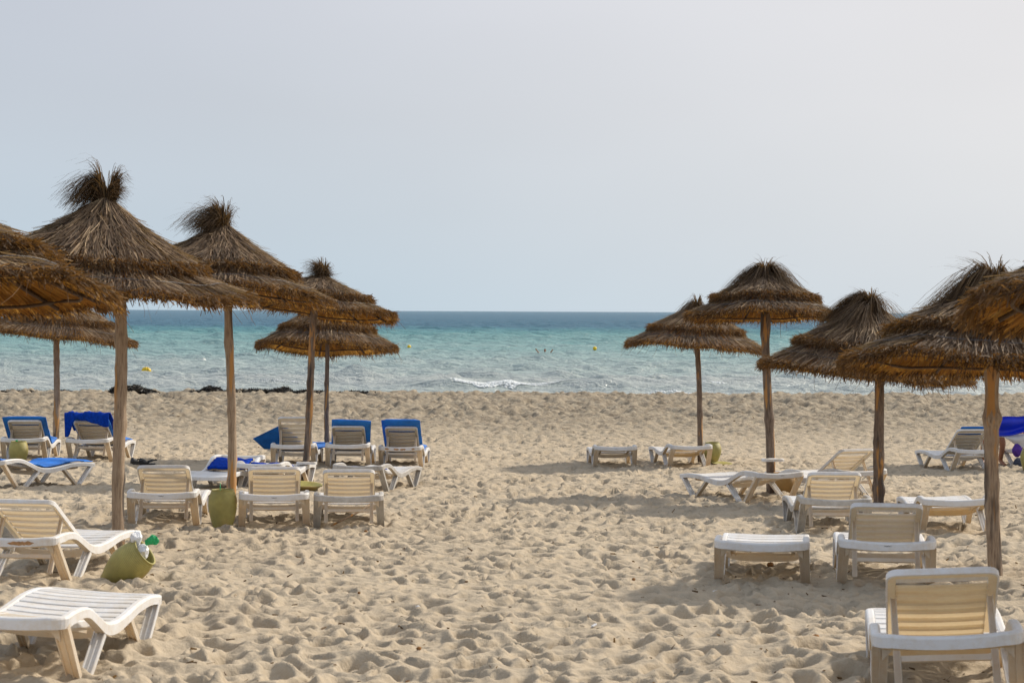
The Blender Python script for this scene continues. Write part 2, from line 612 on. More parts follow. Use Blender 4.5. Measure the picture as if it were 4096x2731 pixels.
M = dict(
    sand=mat_sand(), sea=mat_sea(),
    straw=mat_straw('weathered_straw', [(0, (.037, .024, .015)), (.33, (.115, .076, .047)), (.58, (.222, .152, .095)), (.80, (.38, .27, .16)), (1, (.60, .455, .27))], .2),
    fringe=mat_straw('cut_straw_ends', [(0, (.026, .015, .007)), (.4, (.088, .050, .021)), (.7, (.18, .102, .038)), (1, (.42, .27, .12))], .22, (.55, .26, .05)),
    lining=mat_straw('golden_straw', [(0, (.12, .048, .008)), (.4, (.32, .150, .026)), (.7, (.46, .24, .045)), (1, (.60, .37, .11))], .4, (.85, .48, .08)),
    core=mat_straw('packed_straw', [(0, (.30, .15, .035)), (1, (.45, .25, .07))], .55, (.95, .52, .09)),
    hair=mat_straw('dry_grass', [(0, (.022, .014, .009)), (.4, (.068, .042, .021)), (.7, (.14, .09, .045)), (1, (.36, .26, .14))], .18, (.6, .34, .1)),
    wood_pale=mat_wood('pale_peeled_wood', True), wood_dark=mat_wood('weathered_wood', False),
    white=mat_plastic('white_plastic', (.81, .815, .82), (.66, .57, .44), -.02, .05),
    stain_glow=mat_plastic('stained_glow_plastic', (.86, .80, .69), (.76, .60, .40), .0, .26),  # warm sand bounce and backlight put into the tan, besides stains
    mattress=mat_simple('blue_canvas', (.006, .150, .56), .75, .25, 5, .01),
    towel=mat_simple('blue_terry', (.004, .045, .37), .95, .35, 30, .012, .1),
    clay=mat_clay('olive_clay', (.38, .335, .10), (.52, .27, .10)),
    clay2=mat_clay('amber_clay', (.42, .24, .07), (.45, .26, .09)),
    black=mat_simple('black_rubber', (.018, .018, .02), .45, .3, 20, .002),
    print=mat_simple('dark_print', (.02, .02, .03), .6, .1, 20, 0),
    rod=mat_simple('dark_stick', (.07, .04, .02), .8, .4, 20, .004),
    wire=mat_simple('grey_wire', (.09, .09, .10), .5, .2, 30, 0),
    weed=mat_straw('dry_seaweed', [(0, (.008, .007, .006)), (.55, (.024, .019, .013)), (.8, (.07, .045, .022)), (1, (.13, .085, .04))], 0, rough=.45),
    foam=mat_simple('sea_foam', (.80, .83, .83), .9, .06, 6, .03),
    yellow=mat_simple('yellow_float', (.75, .50, .01), .4, .15, 4, 0),
    offwhite=mat_simple('white_float', (.74, .74, .68), .5, .1, 4, 0),
    bagw=mat_simple('white_bag_film', (.80, .81, .83), .35, .06, 12, .01),
    bagg=mat_simple('green_bag_film', (.01, .38, .12), .3, .3, 12, .01),
    skin=mat_simple('tanned_skin', (.33, .155, .085), .55, .12, 6, .001),
    hairp=mat_simple('dark_hair', (.03, .02, .015), .6, .3, 40, .002),
    shorts=mat_simple('white_cloth', (.70, .69, .67), .85, .05, 8, .01),
    purple=mat_simple('purple_fabric', (.10, .035, .30), .8, .2, 10, .003),
    slate=mat_simple('dark_fabric', (.035, .045, .075), .8, .25, 10, .003),
    ultrablue=mat_simple('bright_blue_film', (.004, .03, .62), .45, .2, 3, .01),
    brown=mat_simple('fibre_ball', (.27, .125, .035), .95, .4, 60, .01),
)

# ------------------------------------------------------------------ sand
def grid_faces(r, c):
    i = np.arange((r - 1) * (c - 1))
    a = (i // (c - 1)) * c + i % (c - 1)
    return np.stack([a, a + 1, a + c + 1, a + c], 1)

rows, cols = 1130, 520
yy = np.concatenate([6.0 * (63.0 / 6.0) ** (np.arange(rows - 20) / (rows - 21)), np.linspace(63.5, 130, 20)])
uu = np.linspace(-1, 1, cols)
Yg = np.repeat(yy[:, None], cols, 1)
Xg = uu[None, :] * (.285 * yy[:, None] + .9)
Zg = ground(Xg, Yg) + bumps(Xg, Yg) * np.clip((72 - Yg) / 9, 0, 1)
link('sand', mesh_np('sand', np.stack([Xg, Yg, Zg], -1).reshape(-1, 3), grid_faces(rows, cols), smooth=True), M['sand'], kind='structure')
# the rest of the beach, left, right and behind
fy = np.concatenate([np.linspace(-80, 5.9, 40), np.linspace(6, 62, 90), np.linspace(63, 130, 12)])
for nm, sgn in (('sand', -1), ('sand', 1)):
    tt = np.linspace(0, 1, 60) ** 2.2
    inner = np.where(fy < 6, 0, .285 * np.maximum(fy, 0) + .9)
    X = sgn * (inner[:, None] + tt[None, :] * (400 - inner[:, None]))
    Y = np.repeat(fy[:, None], 60, 1)
    Z = ground(X, Y) + bumps(X, Y) * np.clip((72 - Y) / 9, 0, 1) * (np.abs(X) < 30)
    Fq = grid_faces(len(fy), 60)
    if sgn < 0:
        Fq = Fq[:, ::-1]
    link(nm, mesh_np(nm, np.stack([X, Y, Z], -1).reshape(-1, 3), Fq, smooth=True), M['sand'], kind='structure')

# ------------------------------------------------------------------ sea
SEA = CAMZ - 3.9
def waves(x, y):
    r = np.random.default_rng(5)
    h = np.zeros_like(x)
    sp = .0042 * y
    for i in range(80):
        lam = .7 * (22.0 / .7) ** r.random()
        fade = np.clip(lam / (2.4 * sp) - .5, 0, 1)
        th = R_(-90) + r.normal(0, .55)
        k = 2 * math.pi / lam
        s = np.sin(k * (math.cos(th) * x + math.sin(th) * y) + r.random() * 6.28 + 1.4 * (vnoise(x * .12 + i, y * .12) - .5) * 6)
        h += fade * (1.25 if lam < 4 else np.clip((y - 110) / 160, .22, 1)) * .0125 * lam ** .58 * (2 * ((s + 1) / 2) ** 1.7 - .7)
    return h
SWELL = [  # x0, x1, y, height, front width
    (-6.8, 8.0, 98.6, .40, .75), (1.5, 13, 125, .30, 1.0), (-22, -12.5, 113.5, .30, .8), (-11, -6.5, 112, .30, .8), (-2.5, 1.5, 113, .16, .7),
    (-5, -2.5, 108, .20, .6), (-15, -9, 104, .18, .6), (15.5, 22, 104, .20, .7), (10.5, 15, 128, .25, .8), (14, 20, 133, .24, .9), (-3, 9, 148, .22, 1.0),
    (-30, -18, 135, .22, 1.0), (-16, -6, 142, .2, .9), (22, 34, 118, .2, .9), (-1, 6, 91, .10, .5), (-20, -9, 93, .09, .5), (-12, 30, 165, .10, 1.1), (-34, -10, 180, .10, 1.2)]
def swell(x, y):
    h = np.zeros_like(x)
    for x0, x1, yc, a, w in SWELL:
        xm, hw = (x0 + x1) / 2, (x1 - x0) / 2
        win = np.clip(1 - np.abs((x - xm) / hw) ** 3, 0, 1)
        d = y - yc - (vnoise(x * .35, x * 0, int(yc), 3) - .5) * 1.6 - .03 * (x - xm)
        e = np.where(d < 0, np.exp(-(d / w) ** 2), np.exp(-(d / (w * 3.2)) ** 2))
        h += a * win * e * (.75 + .5 * vnoise(x * .8, y * 0 + yc, 2, 9))
    return h
def sea_z(x, y):
    xa, ya = np.array([float(x)]), np.array([float(y)])
    return SEA + float(waves(xa, ya)[0] + swell(xa, ya)[0])
rs, cs = 760, 480
ys = 64.0 * (1000.0 / 64.0) ** (np.arange(rs) / (rs - 1))
us = np.linspace(-1, 1, cs)
Ys = np.repeat(ys[:, None], cs, 1)
Xs = us[None, :] * (.29 * ys[:, None] + 2)
edge = np.clip((1000 - Ys) / 300, 0, 1) * np.clip((1 - np.abs(us[None, :])) * 30, 0, 1)
near = np.clip((Ys - 70) / 40, .25, 1)
Zs = SEA + (waves(Xs, Ys) * near + swell(Xs, Ys)) * edge
link('sea', mesh_np('sea', np.stack([Xs, Ys, Zs], -1).reshape(-1, 3), grid_faces(rs, cs), smooth=True), M['sea'], kind='structure')
# open water to the horizon and along the coast
b0, b1 = .29 * 64 + 2, .29 * 1000 + 2
V = [(-b0, 64, SEA), (-b1, 1000, SEA), (b1, 1000, SEA), (b0, 64, SEA), (-30000, 64, SEA), (-30000, 1000, SEA), (30000, 1000, SEA), (30000, 64, SEA),
     (-30000, 30000, SEA), (-b1, 30000, SEA), (b1, 30000, SEA), (30000, 30000, SEA)]
F = [(4, 0, 1, 5), (3, 7, 6, 2), (5, 1, 9, 8), (1, 2, 10, 9), (2, 6, 11, 10)]
link('sea', mesh_np('open_sea', V, F), M['sea'], kind='structure')

# foam on the breaking wave
def foam_band(x0, x1, yc, hz, seed, n=2200):
    r = np.random.default_rng(seed)
    x = r.uniform(x0, x1, n)
    x = np.where(r.random(n) < .45, r.uniform(x0 + .5, x0 + .55 * (x1 - x0), n), x)
    d0 = -(vnoise(x * .35, x * 0, int(yc), 3) - .5) * -1.6
    xm = (x0 + x1) / 2
    yb = yc + d0 + .03 * (x - .6)
    t = r.random(n) ** 1.5
    env = .15 + .85 * vnoise(x * .9, x * 0, 4, 4) * (.5 + .9 * vnoise(x * 3.1, x * 0, 4, 14))
    env = env * np.clip((x - x0) / .8, 0, 1) * np.clip((x1 - x) / 2.5, 0, 1)
    y = yb + .06 - t * 1.3 * env
    z = SEA + waves(x, y) * .7 + swell(x, y) + .02 + .05 * r.random(n) * env
    rad = r.uniform(.018, .060, n) * (.25 + env * .9)
    V, Fc = [], []
    oc = np.array([(1, 0, 0), (-1, 0, 0), (0, 1, 0), (0, -1, 0), (0, 0, 1), (0, 0, -1)], float)
    fc = np.array([(0, 2, 4), (2, 1, 4), (1, 3, 4), (3, 0, 4), (2, 0, 5), (1, 2, 5), (3, 1, 5), (0, 3, 5)])
    P = np.stack([x, y, z], 1)
    V = (P[:, None, :] + oc[None] * rad[:, None, None] * np.array([1.8, 1, .9])).reshape(-1, 3)
    Fc = (np.arange(n)[:, None, None] * 6 + fc[None]).reshape(-1, 3)
    return mesh_np('wave_foam', V, Fc, smooth=True)
fo = link('wave_foam', foam_band(-3.3, 3.8, 98.6, .36, 4), M['foam'], kind='stuff')
for x0, x1, yc, sd_, nn in ((9.5, 16.5, 104, 6, 420), (-14.5, -9.5, 104, 7, 260), (16.5, 22.5, 104, 8, 420), (5.5, 10, 91, 9, 260)):
    link('wave_foam', foam_band(x0, x1, yc, .1, sd_, nn), M['foam'], kind='stuff')

# ------------------------------------------------------------------ straw
def strips(P, D, L, Wd, bend, side, nseg, taper=.6):
    n = len(P)
    t = np.linspace(0, 1, nseg + 1)
    C = P[:, None, :] + D[:, None, :] * (L[:, None] * t[None])[..., None] + bend[:, None, :] * (t[None, :, None] ** 2)
    w = (Wd[:, None] * (1 - taper * t[None])) * .5
    A = C - side[:, None, :] * w[..., None]
    B = C + side[:, None, :] * w[..., None]
    V = np.stack([A, B], 2).reshape(n, -1, 3)
    k = 2 * (nseg + 1)
    f = []
    for s in range(nseg):
        f.append((2 * s, 2 * s + 1, 2 * s + 3, 2 * s + 2))
    F = (np.arange(n)[:, None, None] * k + np.array(f)[None]).reshape(-1, 4)
    return V.reshape(-1, 3), F
def strip_mesh(name, parts, r):
    Vs, Fs, Ts, o = [], [], [], 0
    for V, F, T in parts:
        Vs.append(V)
        Fs.append(F + o)
        Ts.append(T)
        o += len(V)
    return mesh_np(name, np.concatenate(Vs), np.concatenate(Fs), np.concatenate(Ts))
def unit(v):
    return v / np.maximum(np.linalg.norm(v, axis=-1, keepdims=True), 1e-9)

class Canopy:
    def __init__(s, R, H, p, seed):
        s.R, s.H, s.p = R, H, p
        s.r = np.random.default_rng(seed)
        s.a = s.r.uniform(0, 6.28, 5)
    def wob(s, ph):
        return (np.sin(2 * ph + s.a[0]) * .5 + np.sin(3 * ph + s.a[1]) * .4 + np.sin(5 * ph + s.a[2]) * .35 + np.sin(9 * ph + s.a[3]) * .2)
    def z(s, f):
        f = np.clip(f, 0, 1.2)
        return s.H * (1 - f) * (1 - (s.p - 1) * f)
    def pt(s, f, ph, dz=0.0):
        w = s.wob(ph)
        r = s.R * f * (1 + .035 * w * f)
        z = s.z(f) + .04 * w * f * f + dz
        return np.stack([r * np.cos(ph), r * np.sin(ph), z], -1)
    def frame(s, f, ph):
        e = .02
        d = unit(s.pt(f + e, ph) - s.pt(f - e, ph))          # down the slope
        t = np.stack([-np.sin(ph), np.cos(ph), np.zeros_like(ph)], -1)
        nrm = unit(np.cross(d, t))
        nrm = nrm * np.sign(nrm[:, 2:3])
        return d, t, nrm

def tier(c, f0, f1, dz, n, lift=.02):
    r = c.r
    f = f0 + (f1 - f0) * np.sqrt(r.random(n))
    ph = r.uniform(0, 2 * math.pi, n)
    L = r.uniform(.10, .32, n) * (c.R / 1.2)
    start = np.maximum(f - L / c.R / 1.15, f0 * .4)
    P = c.pt(start, ph, dz) 
    d, t, nrm = c.frame((start + f) / 2, ph)
    jit = (r.normal(0, .10, n) + .22 * (vnoise(ph * 7, f * 6, 3, 9) - .5) * 2)[:, None]
    D = unit(d + t * jit + nrm * r.normal(0.015, .035, n)[:, None])
    P = P + nrm * r.uniform(0, lift, n)[:, None]
    side = unit(t + nrm * r.normal(0, .5, n)[:, None])
    stray = (r.random(n) < .05)[:, None]
    D = unit(np.where(stray, D + t * r.normal(0, .7, n)[:, None] + nrm * .12, D))
    bend = nrm * r.normal(-.01, .02, n)[:, None] + t * r.normal(0, .02, n)[:, None]
    V, F = strips(P, D, np.maximum((f - start) * c.R * 1.15, .08), r.uniform(.005, .014, n), bend, side, 2, .5)
    return V, F, np.repeat(np.clip(r.beta(1.5, 2.1, n) + .55 * (vnoise(ph * 9, f * 5, 17, 4) - .5), 0, 1), 2)

def fringe(c, f, dz, n, L0, L1, thick, up=.0, inward=.06):
    r = c.r
    ph = r.uniform(0, 2 * math.pi, n)
    ff = f - r.random(n) * inward
    # shaggy clumps round the rim
    cl = .7 + .5 * (.5 + .5 * np.sin(ph * 23 + 3 * np.sin(ph * 7)))
    P = c.pt(ff, ph, dz) + np.array([0, 0, 1.0]) * (r.uniform(-thick, thick * .9, n))[:, None]
    d, t, nrm = c.frame(ff, ph)
    D = unit(d * r.uniform(.35, 1.1, n)[:, None] + nrm * r.normal(up, .42, n)[:, None] + t * r.normal(0, .5, n)[:, None])
    side = unit(np.cross(D, r.normal(0, 1, (n, 3))))
    L = r.uniform(L0, L1, n) * cl
    bend = np.zeros((n, 3))
    bend[:, 2] = -r.uniform(0, .04, n)
    V, F = strips(P, D, L, r.uniform(.006, .013, n), bend, side, 2, .35)
    return V, F, np.repeat(r.beta(1.5, 2.4, n), 2)

def hangers(c, n):
    r = c.r
    ph = r.uniform(0, 2 * math.pi, n)
    P = c.pt(np.full(n, .98), ph, -.03)
    d, t, nrm = c.frame(np.full(n, .98), ph)
    D = unit(d * .5 + np.array([0, 0, -1.0]) * r.uniform(.3, 1.0, n)[:, None] + t * r.normal(0, .45, n)[:, None])
    side = unit(np.cross(D, r.normal(0, 1, (n, 3))))
    V, F = strips(P, D, r.uniform(.1, .24, n), np.full(n, .005), t * r.normal(0, .05, n)[:, None], side, 3, .5)
    return V, F, np.repeat(r.random(n) * .7, 3)

def topknot(c, height, spread, droop, lean, n=620, split=0.0):
    o1 = .26 if droop > .1 else .42
    r = c.r
    ph = r.uniform(0, 2 * math.pi, n)
    K = 13
    ca = np.sort(r.uniform(0, 2 * math.pi, K))
    cl_ = r.uniform(.55, 1.15, K)
    cs_ = r.uniform(.35, 1.15, K)
    kk = r.integers(0, K, n)
    stray = r.random(n) < .08
    ph = np.where(stray, ph, ca[kk] + r.normal(0, .16, n))
    r0 = .05 * np.sqrt(r.random(n))
    P = np.stack([r0 * np.cos(ph), r0 * np.sin(ph), c.H * .90 + r.uniform(-.03, .05, n)], -1)
    out = np.stack([np.cos(ph), np.sin(ph), np.zeros(n)], -1)
    s = spread * np.where(stray, r.uniform(.2, 1.3, n), cs_[kk] * r.uniform(.7, 1.2, n))
    ln = np.array(lean)[None] * r.uniform(.4, 1.5, n)[:, None]
    if split:
        sgn = np.where(np.cos(ph) < .1, -1, 1)
        ln = ln + np.stack([sgn * split * r.uniform(.6, 1.1, n), np.zeros(n), np.zeros(n)], -1)
        s = np.where(sgn < 0, s * r.uniform(.8, 2.2, n), s * .55)
    up = np.maximum(height * np.where(stray, r.uniform(.4, 1.2, n), cl_[kk] * r.uniform(.6, 1.1, n)), .02)
    e_ = droop * np.where(droop > 0, s / spread, up / height) * r.uniform(.8, 1.2, n)
    if split:
        e_ = np.where(sgn < 0, -up * r.uniform(.0, .8, n), -.93 * up)
    e_ = np.maximum(e_, -.93 * up)
    st2 = r.random(n) < .035
    up = np.where(st2, height * r.uniform(.9, 1.5, n), up)
    e_ = np.where(st2, -.93 * up, e_)
    s = np.where(st2, s * .6, s)
    b_ = up * (1 + np.sqrt(1 + e_ / up)) ** 2
    D = out * (s * o1)[:, None] + ln * .3
    D[:, 2] += 2 * np.sqrt(b_ * up)
    L = np.linalg.norm(D, axis=1)
    bend = out * (s * (1.02 - o1))[:, None] + ln * .7
    bend[:, 2] -= b_
    bend += r.normal(0, .034, (n, 3))
    side = unit(np.cross(unit(D), r.normal(0, 1, (n, 3))))
    V1 = strips(P, unit(D), L, r.uniform(.007, .014, n), bend, side, 6, .75)
    # lower skirt of the same grass, lying down the cone from the binding
    m = n
    ph = r.uniform(0, 2 * math.pi, m)
    f0 = np.full(m, .04)
    P2 = c.pt(f0, ph, .03)
    d, t, nrm = c.frame(np.full(m, .14), ph)
    D2 = unit(d + t * r.normal(0, .12, m)[:, None] + nrm * r.uniform(-.02, .10, m)[:, None])
    V2 = strips(P2, D2, r.uniform(.15, .40, m), r.uniform(.005, .011, m), nrm * -.03, unit(t + nrm * .4), 3, .5)
    return [(V1[0], V1[1], np.repeat(r.beta(1.4, 2.4, n), 6)), (V2[0], V2[1], np.repeat(r.beta(1.8, 2.0, m) * .9, 3))]

def core_mesh(c):
    n, m = 72, 22
    V, F = [], []
    fs = np.linspace(.03, .985, m)
    ph = np.linspace(0, 2 * math.pi, n, endpoint=False)
    V = np.concatenate([c.pt(np.full(n, f), ph, -.028) for f in fs])
    i = np.arange(m - 1)[:, None] * n
    j = np.arange(n)[None]
    F = np.stack([i + j, i + (j + 1) % n, i + n + (j + 1) % n, i + n + j], -1).reshape(-1, 4)
    return mesh_np('thatch_core', V, F, c.r.random(len(F)), True)

def lining_mesh(c, n):
    r = c.r
    f = .15 + .87 * np.sqrt(r.random(n))
    ph = r.uniform(0, 2 * math.pi, n)
    L = r.uniform(.2, .45, n)
    st = np.maximum(f - L / c.R / 1.1, .06)
    P = c.pt(st, ph, -.045)
    d, t, nrm = c.frame((st + f) / 2, ph)
    D = unit(d + t * r.normal(0, .07, n)[:, None] - nrm * r.uniform(-.01, .05, n)[:, None])
    V, F = strips(P, D, (f - st) * c.R * 1.1, r.uniform(.006, .013, n), nrm * 0, unit(t + nrm * r.normal(0, .35, n)[:, None]), 1, .3)
    return mesh_np('thatch_lining', V, F, np.repeat(r.beta(1.7, 2.0, n), 1))

def post_mesh(h, r0, seed, lean):
    r = np.random.default_rng(seed)
    n, m = 18, 60
    zs = np.linspace(-.35, h, m)
    kn = [(r.uniform(.1, h * .95), r.uniform(0, 6.28), r.uniform(.14, .38)) for _ in range(8)]
    a, b = r.uniform(0, 6.28, 2)
    V = []
    for z in zs:
        f = max(z, 0) / h
        cx = lean[0] * f + .016 * math.sin(2.1 * z + a) - .016 * math.sin(a)
        cy = lean[1] * f + .012 * math.sin(2.7 * z + b) - .012 * math.sin(b)
        rad = r0 * (1.06 - .16 * f)
        for k in range(n):
            ph = 2 * math.pi * k / n
            q = rad * (1 + .05 * math.sin(3 * ph + z * 1.3 + a) + .03 * math.sin(5 * ph - z * 2 + b))
            for kz, kp, ka in kn:
                q += r0 * ka * math.exp(-((z - kz) / .055) ** 2) * (.35 + .65 * max(0, math.cos(ph - kp)))
            V.append((cx + q * math.cos(ph), cy + q * math.sin(ph), z))
    i = np.arange(m - 1)[:, None] * n
    j = np.arange(n)[None]
    F = np.stack([i + j, i + (j + 1) % n, i + n + (j + 1) % n, i + n + j], -1).reshape(-1, 4)
    return mesh_np('post', V, F, None, True)

def parasol(label, base_xy, zg, rim, neck, R, centre_dx, roll, pitch, rpost, pale, seed, knot, p=1.28, lean_top=None, tiers=.64, dens=1.0):
    """rim, neck: heights above the ground of the eave and of the binding under the topknot"""
    x, y = base_xy
    root = link('thatched_parasol', None, loc=(x, y, zg))
    tag(root, label, 'parasol', 'thatched parasols on the beach')
    H = neck - rim
    lt = lean_top if lean_top is not None else centre_dx
    link('post', post_mesh(rim + H * .86, rpost, seed, (lt, 0)), M['wood_pale' if pale else 'wood_dark'], root)
    c = Canopy(R, H / .97, p, seed)
    loc = (centre_dx, 0, rim)
    rot = (R_(-pitch), R_(roll), 0)
    def part(name, me, mat, kind='stuff'):
        return link(name, me, mat, root, kind, loc, rot)
    part('thatch_core', core_mesh(c), M['core'])
    part('thatch_lining', lining_mesh(c, int(2600 * dens)), M['lining'])
    part('thatch_tier', strip_mesh('lower_tier', [tier(c, .5, 1.0, .0, int(6000 * dens))], c.r), M['straw'])
    part('thatch_tier', strip_mesh('upper_tier', [tier(c, .07, tiers + .03, .080, int(5200 * dens))], c.r), M['straw'])
    part('fringe', strip_mesh('eave_fringe', [fringe(c, .985, .0, int(4200 * dens), .03, .095, .042), hangers(c, 40)], c.r), M['fringe'])
    part('fringe', strip_mesh('tier_fringe', [fringe(c, tiers + .045, .085, int(3200 * dens), .03, .085, .042, .10)], c.r), M['fringe'])
    part('topknot', strip_mesh('topknot', topknot(c, *knot), c.r), M['hair'])
    # binding wires on the outside
    for f, dz in ((.36, .062), (.80, .03)):
        ph = np.linspace(0, 2 * math.pi, 61)
        P = c.pt(np.full(61, f) + .012 * np.sin(ph * 11), ph, dz + .006)
        part('binding_wire', MB().tube([tuple(q) for q in P], .0035, 4).mesh('binding_wire'), M['wire'], None)
    # hoop and ribs underneath
    ph = np.linspace(0, 2 * math.pi, 49)
    P = c.pt(np.full(49, .80), ph, -.085)
    part('hoop', MB().tube([tuple(q) for q in P], .011, 6).mesh('hoop'), M['rod'], None)
    me = None
    for k in range(8):
        a = 2 * math.pi * k / 8 + .2
        P = [tuple(c.pt(np.array([f]), np.array([a]), -.065)[0]) for f in (.1, .4, .7, .9)]
        part('rib', MB().tube(P, .013, 6).mesh('rib'), M['rod'], None)
    return root

Zr = lambda zrel: zrel + CAMZ
# label, base, ground, rim, neck (relative to the camera height), R, centre dx, roll, pitch, post radius, pale, seed, topknot
UM = [
 ('thatched parasol at the left edge, cut off by the frame, golden underside showing', (-3.55, 12.0), -1.93, .07, .64, 1.20, 0, -2, 5.5, .058, True, 21, (.3, .25, .15, (0, 0, 0))),
 ('tallest thatched parasol, with a split tufted top, on the pale post beside the tilted jar', (-3.47, 17.59), -2.09, .19, .90, 1.36, -.19, 5.5, -1, .052, True, 22, (.30, .14, -.33, (-.03, 0, 0), 1500, .10), 1.48, -.02),
 ('thatched parasol second from left among the tall ones, post standing in the upright jar', (-2.90, 20.56), -2.18, .19, .80, 1.22, -.14, 4.5, 2, .042, True, 23, (.26, .17, -.28, (-.05, 0, 0), 1500, .07), 1.38, -.03),
 ('thatched parasol leaning right, its grey post carrying a small white tray above a bowl', (-2.95, 28.32), -2.43, .0, .42, 1.12, .18, 6.5, 5, .047, False, 24, (.24, .20, -.20, (-.04, 0, 0), 1300), 1.15),
 ('thatched parasol behind the row of blue mattresses, half under another canopy, on a thin post', (-3.02, 32.78), -2.53, -.62, .05, 1.15, -.04, 1.5, 6, .036, False, 25, (.22, .16, -.10, (0, 0, 0)), 1.0),
 ('far left thatched parasol behind the clay pot, canopy drooping to the right', (-7.69, 33.5), -2.44, -.46, .16, 1.32, .04, 6.5, 1, .050, True, 26, (.25, .16, -.10, (0, 0, 0)), 1.0),
 ('small thatched parasol beside the green jar with a saucer, left end of the right group', (3.19, 33.5), -2.57, -.58, .02, 1.20, -.12, 3.5, 0, .044, False, 27, (.22, .22, .05, (-.06, 0, 0), 800), .98),
 ('thatched parasol with a mop of grass on top and a white tray on its post', (3.37, 25.82), -2.35, -.06, .45, 1.03, -.08, .5, 3.2, .056, False, 28, (.17, .45, .16, (.04, 0, 0), 2300), 1.08),
 ('low broad thatched parasol with a thick wild topknot, in front of the breaking shore wash', (4.37, 23.62), -2.27, -.70, .02, 1.26, -.18, 4.0, -2, .058, False, 29, (.21, .47, .13, (-.02, 0, 0), 2600), 1.08, -.06),
 ('thatched parasol on the thick cracked post near the front right loungers', (3.67, 15.05), -2.01, -.40, .15, 1.13, -.04, 1.5, 4.5, .052, True, 30, (.19, .42, .24, (-.14, 0, 0), 2200), 1.0),
 ('thatched parasol in the upper right corner, cut off by the frame, underside glowing orange', (3.36, 9.5), -1.84, .02, .58, 1.20, 0, 2, 7, .055, True, 31, (.3, .3, .2, (0, 0, 0)), .95),
 ('farthest right thatched parasol, hidden canopy, dark post rising behind the blue sheet', (8.7, 33.5), -2.57, -.55, .08, 1.2, 0, 2, 2, .045, False, 32, (.24, .2, .14, (0, 0, 0)), 1.15),
]
for u in UM:
    lab, b, zg, rim, neck, R, cdx, roll, pitch, rp, pale, seed, knot = u[:13]
    p = u[13] if len(u) > 13 else 1.25
    lt = u[14] if len(u) > 14 else None
    parasol(lab, b, Zr(zg), rim - zg, neck - zg, R, cdx, roll, pitch, rp, pale, seed, knot, p, lt, dens=(.75 if b[1] > 25 else 1.1))

# ------------------------------------------------------------------ sun loungers
PY = [-.95, -.80, -.55, -.38, -.20, 0.0, .22, .45, .70, .95]
PZ = [.376, .388, .376, .315, .245, .222, .234, .256, .255, .228]
def rail_z(y):
    # smooth interpolation
    i = min(max(np.searchsorted(PY, y) - 1, 0), len(PY) - 2)
    t = (y - PY[i]) / (PY[i + 1] - PY[i])
    t = min(max(t, 0), 1)
    def sl(k):
        if k == 0 or k == len(PY) - 1:
            return 0
        return (PZ[k + 1] - PZ[k - 1]) / (PY[k + 1] - PY[k - 1])
    h = PY[i + 1] - PY[i]
    m0, m1 = sl(i) * h, sl(i + 1) * h
    return float((2 * t**3 - 3 * t**2 + 1) * PZ[i] + (t**3 - 2 * t**2 + t) * m0 + (-2 * t**3 + 3 * t**2) * PZ[i + 1] + (t**3 - t**2) * m1)

def lounger_frame():
    pts = []
    hw, rc = .325, .07
    for y in np.linspace(.90, -.86, 34):
        pts.append((-hw, y, 0))
    for a in np.linspace(0, 90, 7)[1:]:
        pts.append((-hw + rc - rc * math.cos(R_(a)), -.86 - rc * math.sin(R_(a)) * .9, 0))
    for x in np.linspace(-hw + rc, hw - rc, 9)[1:-1]:
        pts.append((x, -.923, 1))
    for a in np.linspace(90, 0, 7)[:-1]:
        pts.append((hw - rc + rc * math.cos(R_(a)), -.86 - rc * math.sin(R_(a)) * .9, 0))
    for y in np.linspace(-.86, .90, 34):
        pts.append((hw, y, 0))
    for a in np.linspace(0, 90, 4)[1:]:
        pts.append((hw - .03 + .03 * math.cos(R_(a)), .90 + .03 * math.sin(R_(a)), 0))
    for x in np.linspace(hw - .03, -hw + .03, 9)[1:-1]:
        pts.append((x, .93, 2))
    for a in np.linspace(90, 0, 4)[:-1]:
        pts.append((-hw + .03 - .03 * math.cos(R_(a)), .90 + .03 * math.sin(R_(a)), 0))
    n = len(pts)
    rings = []
    for i in range(n):
        x, y, k = pts[i]
        a, b = pts[i - 1], pts[(i + 1) % n]
        d = Vector((b[0] - a[0], b[1] - a[1], 0)).normalized()
        o = Vector((-d.y, d.x, 0))            # left of travel = inwards or outwards, symmetric section
        z = rail_z(y)
        sag = (.014 if k == 1 else .008 if k == 2 else 0) * (1 - (x / .27) ** 2)
        z -= sag
        hgt = .060 if y < -.7 else .052 + .016 * math.exp(-((y + .05) / .35) ** 2)
        w = .024
        sec = [(-w, -hgt), (-w, -.012), (-w * .8, -.004), (-w * .45, 0), (w * .45, 0), (w * .8, -.004), (w, -.012), (w, -hgt), (w * .7, -hgt), (-w * .7, -hgt)]
        rings.append([(x + o.x * q, y + o.y * q, z + h) for q, h in sec])
    m = MB()
    m.loft(rings, closed=True, smooth=False)
    me = m.mesh('frame')
    me.materials.append(M['white'])
    me.materials.append(M['stain_glow'])
    for p in me.polygons:
        if abs(p.normal.z) > .6 and p.center.z < rail_z(p.center.y) - .035:
            p.material_index = 1
    return me

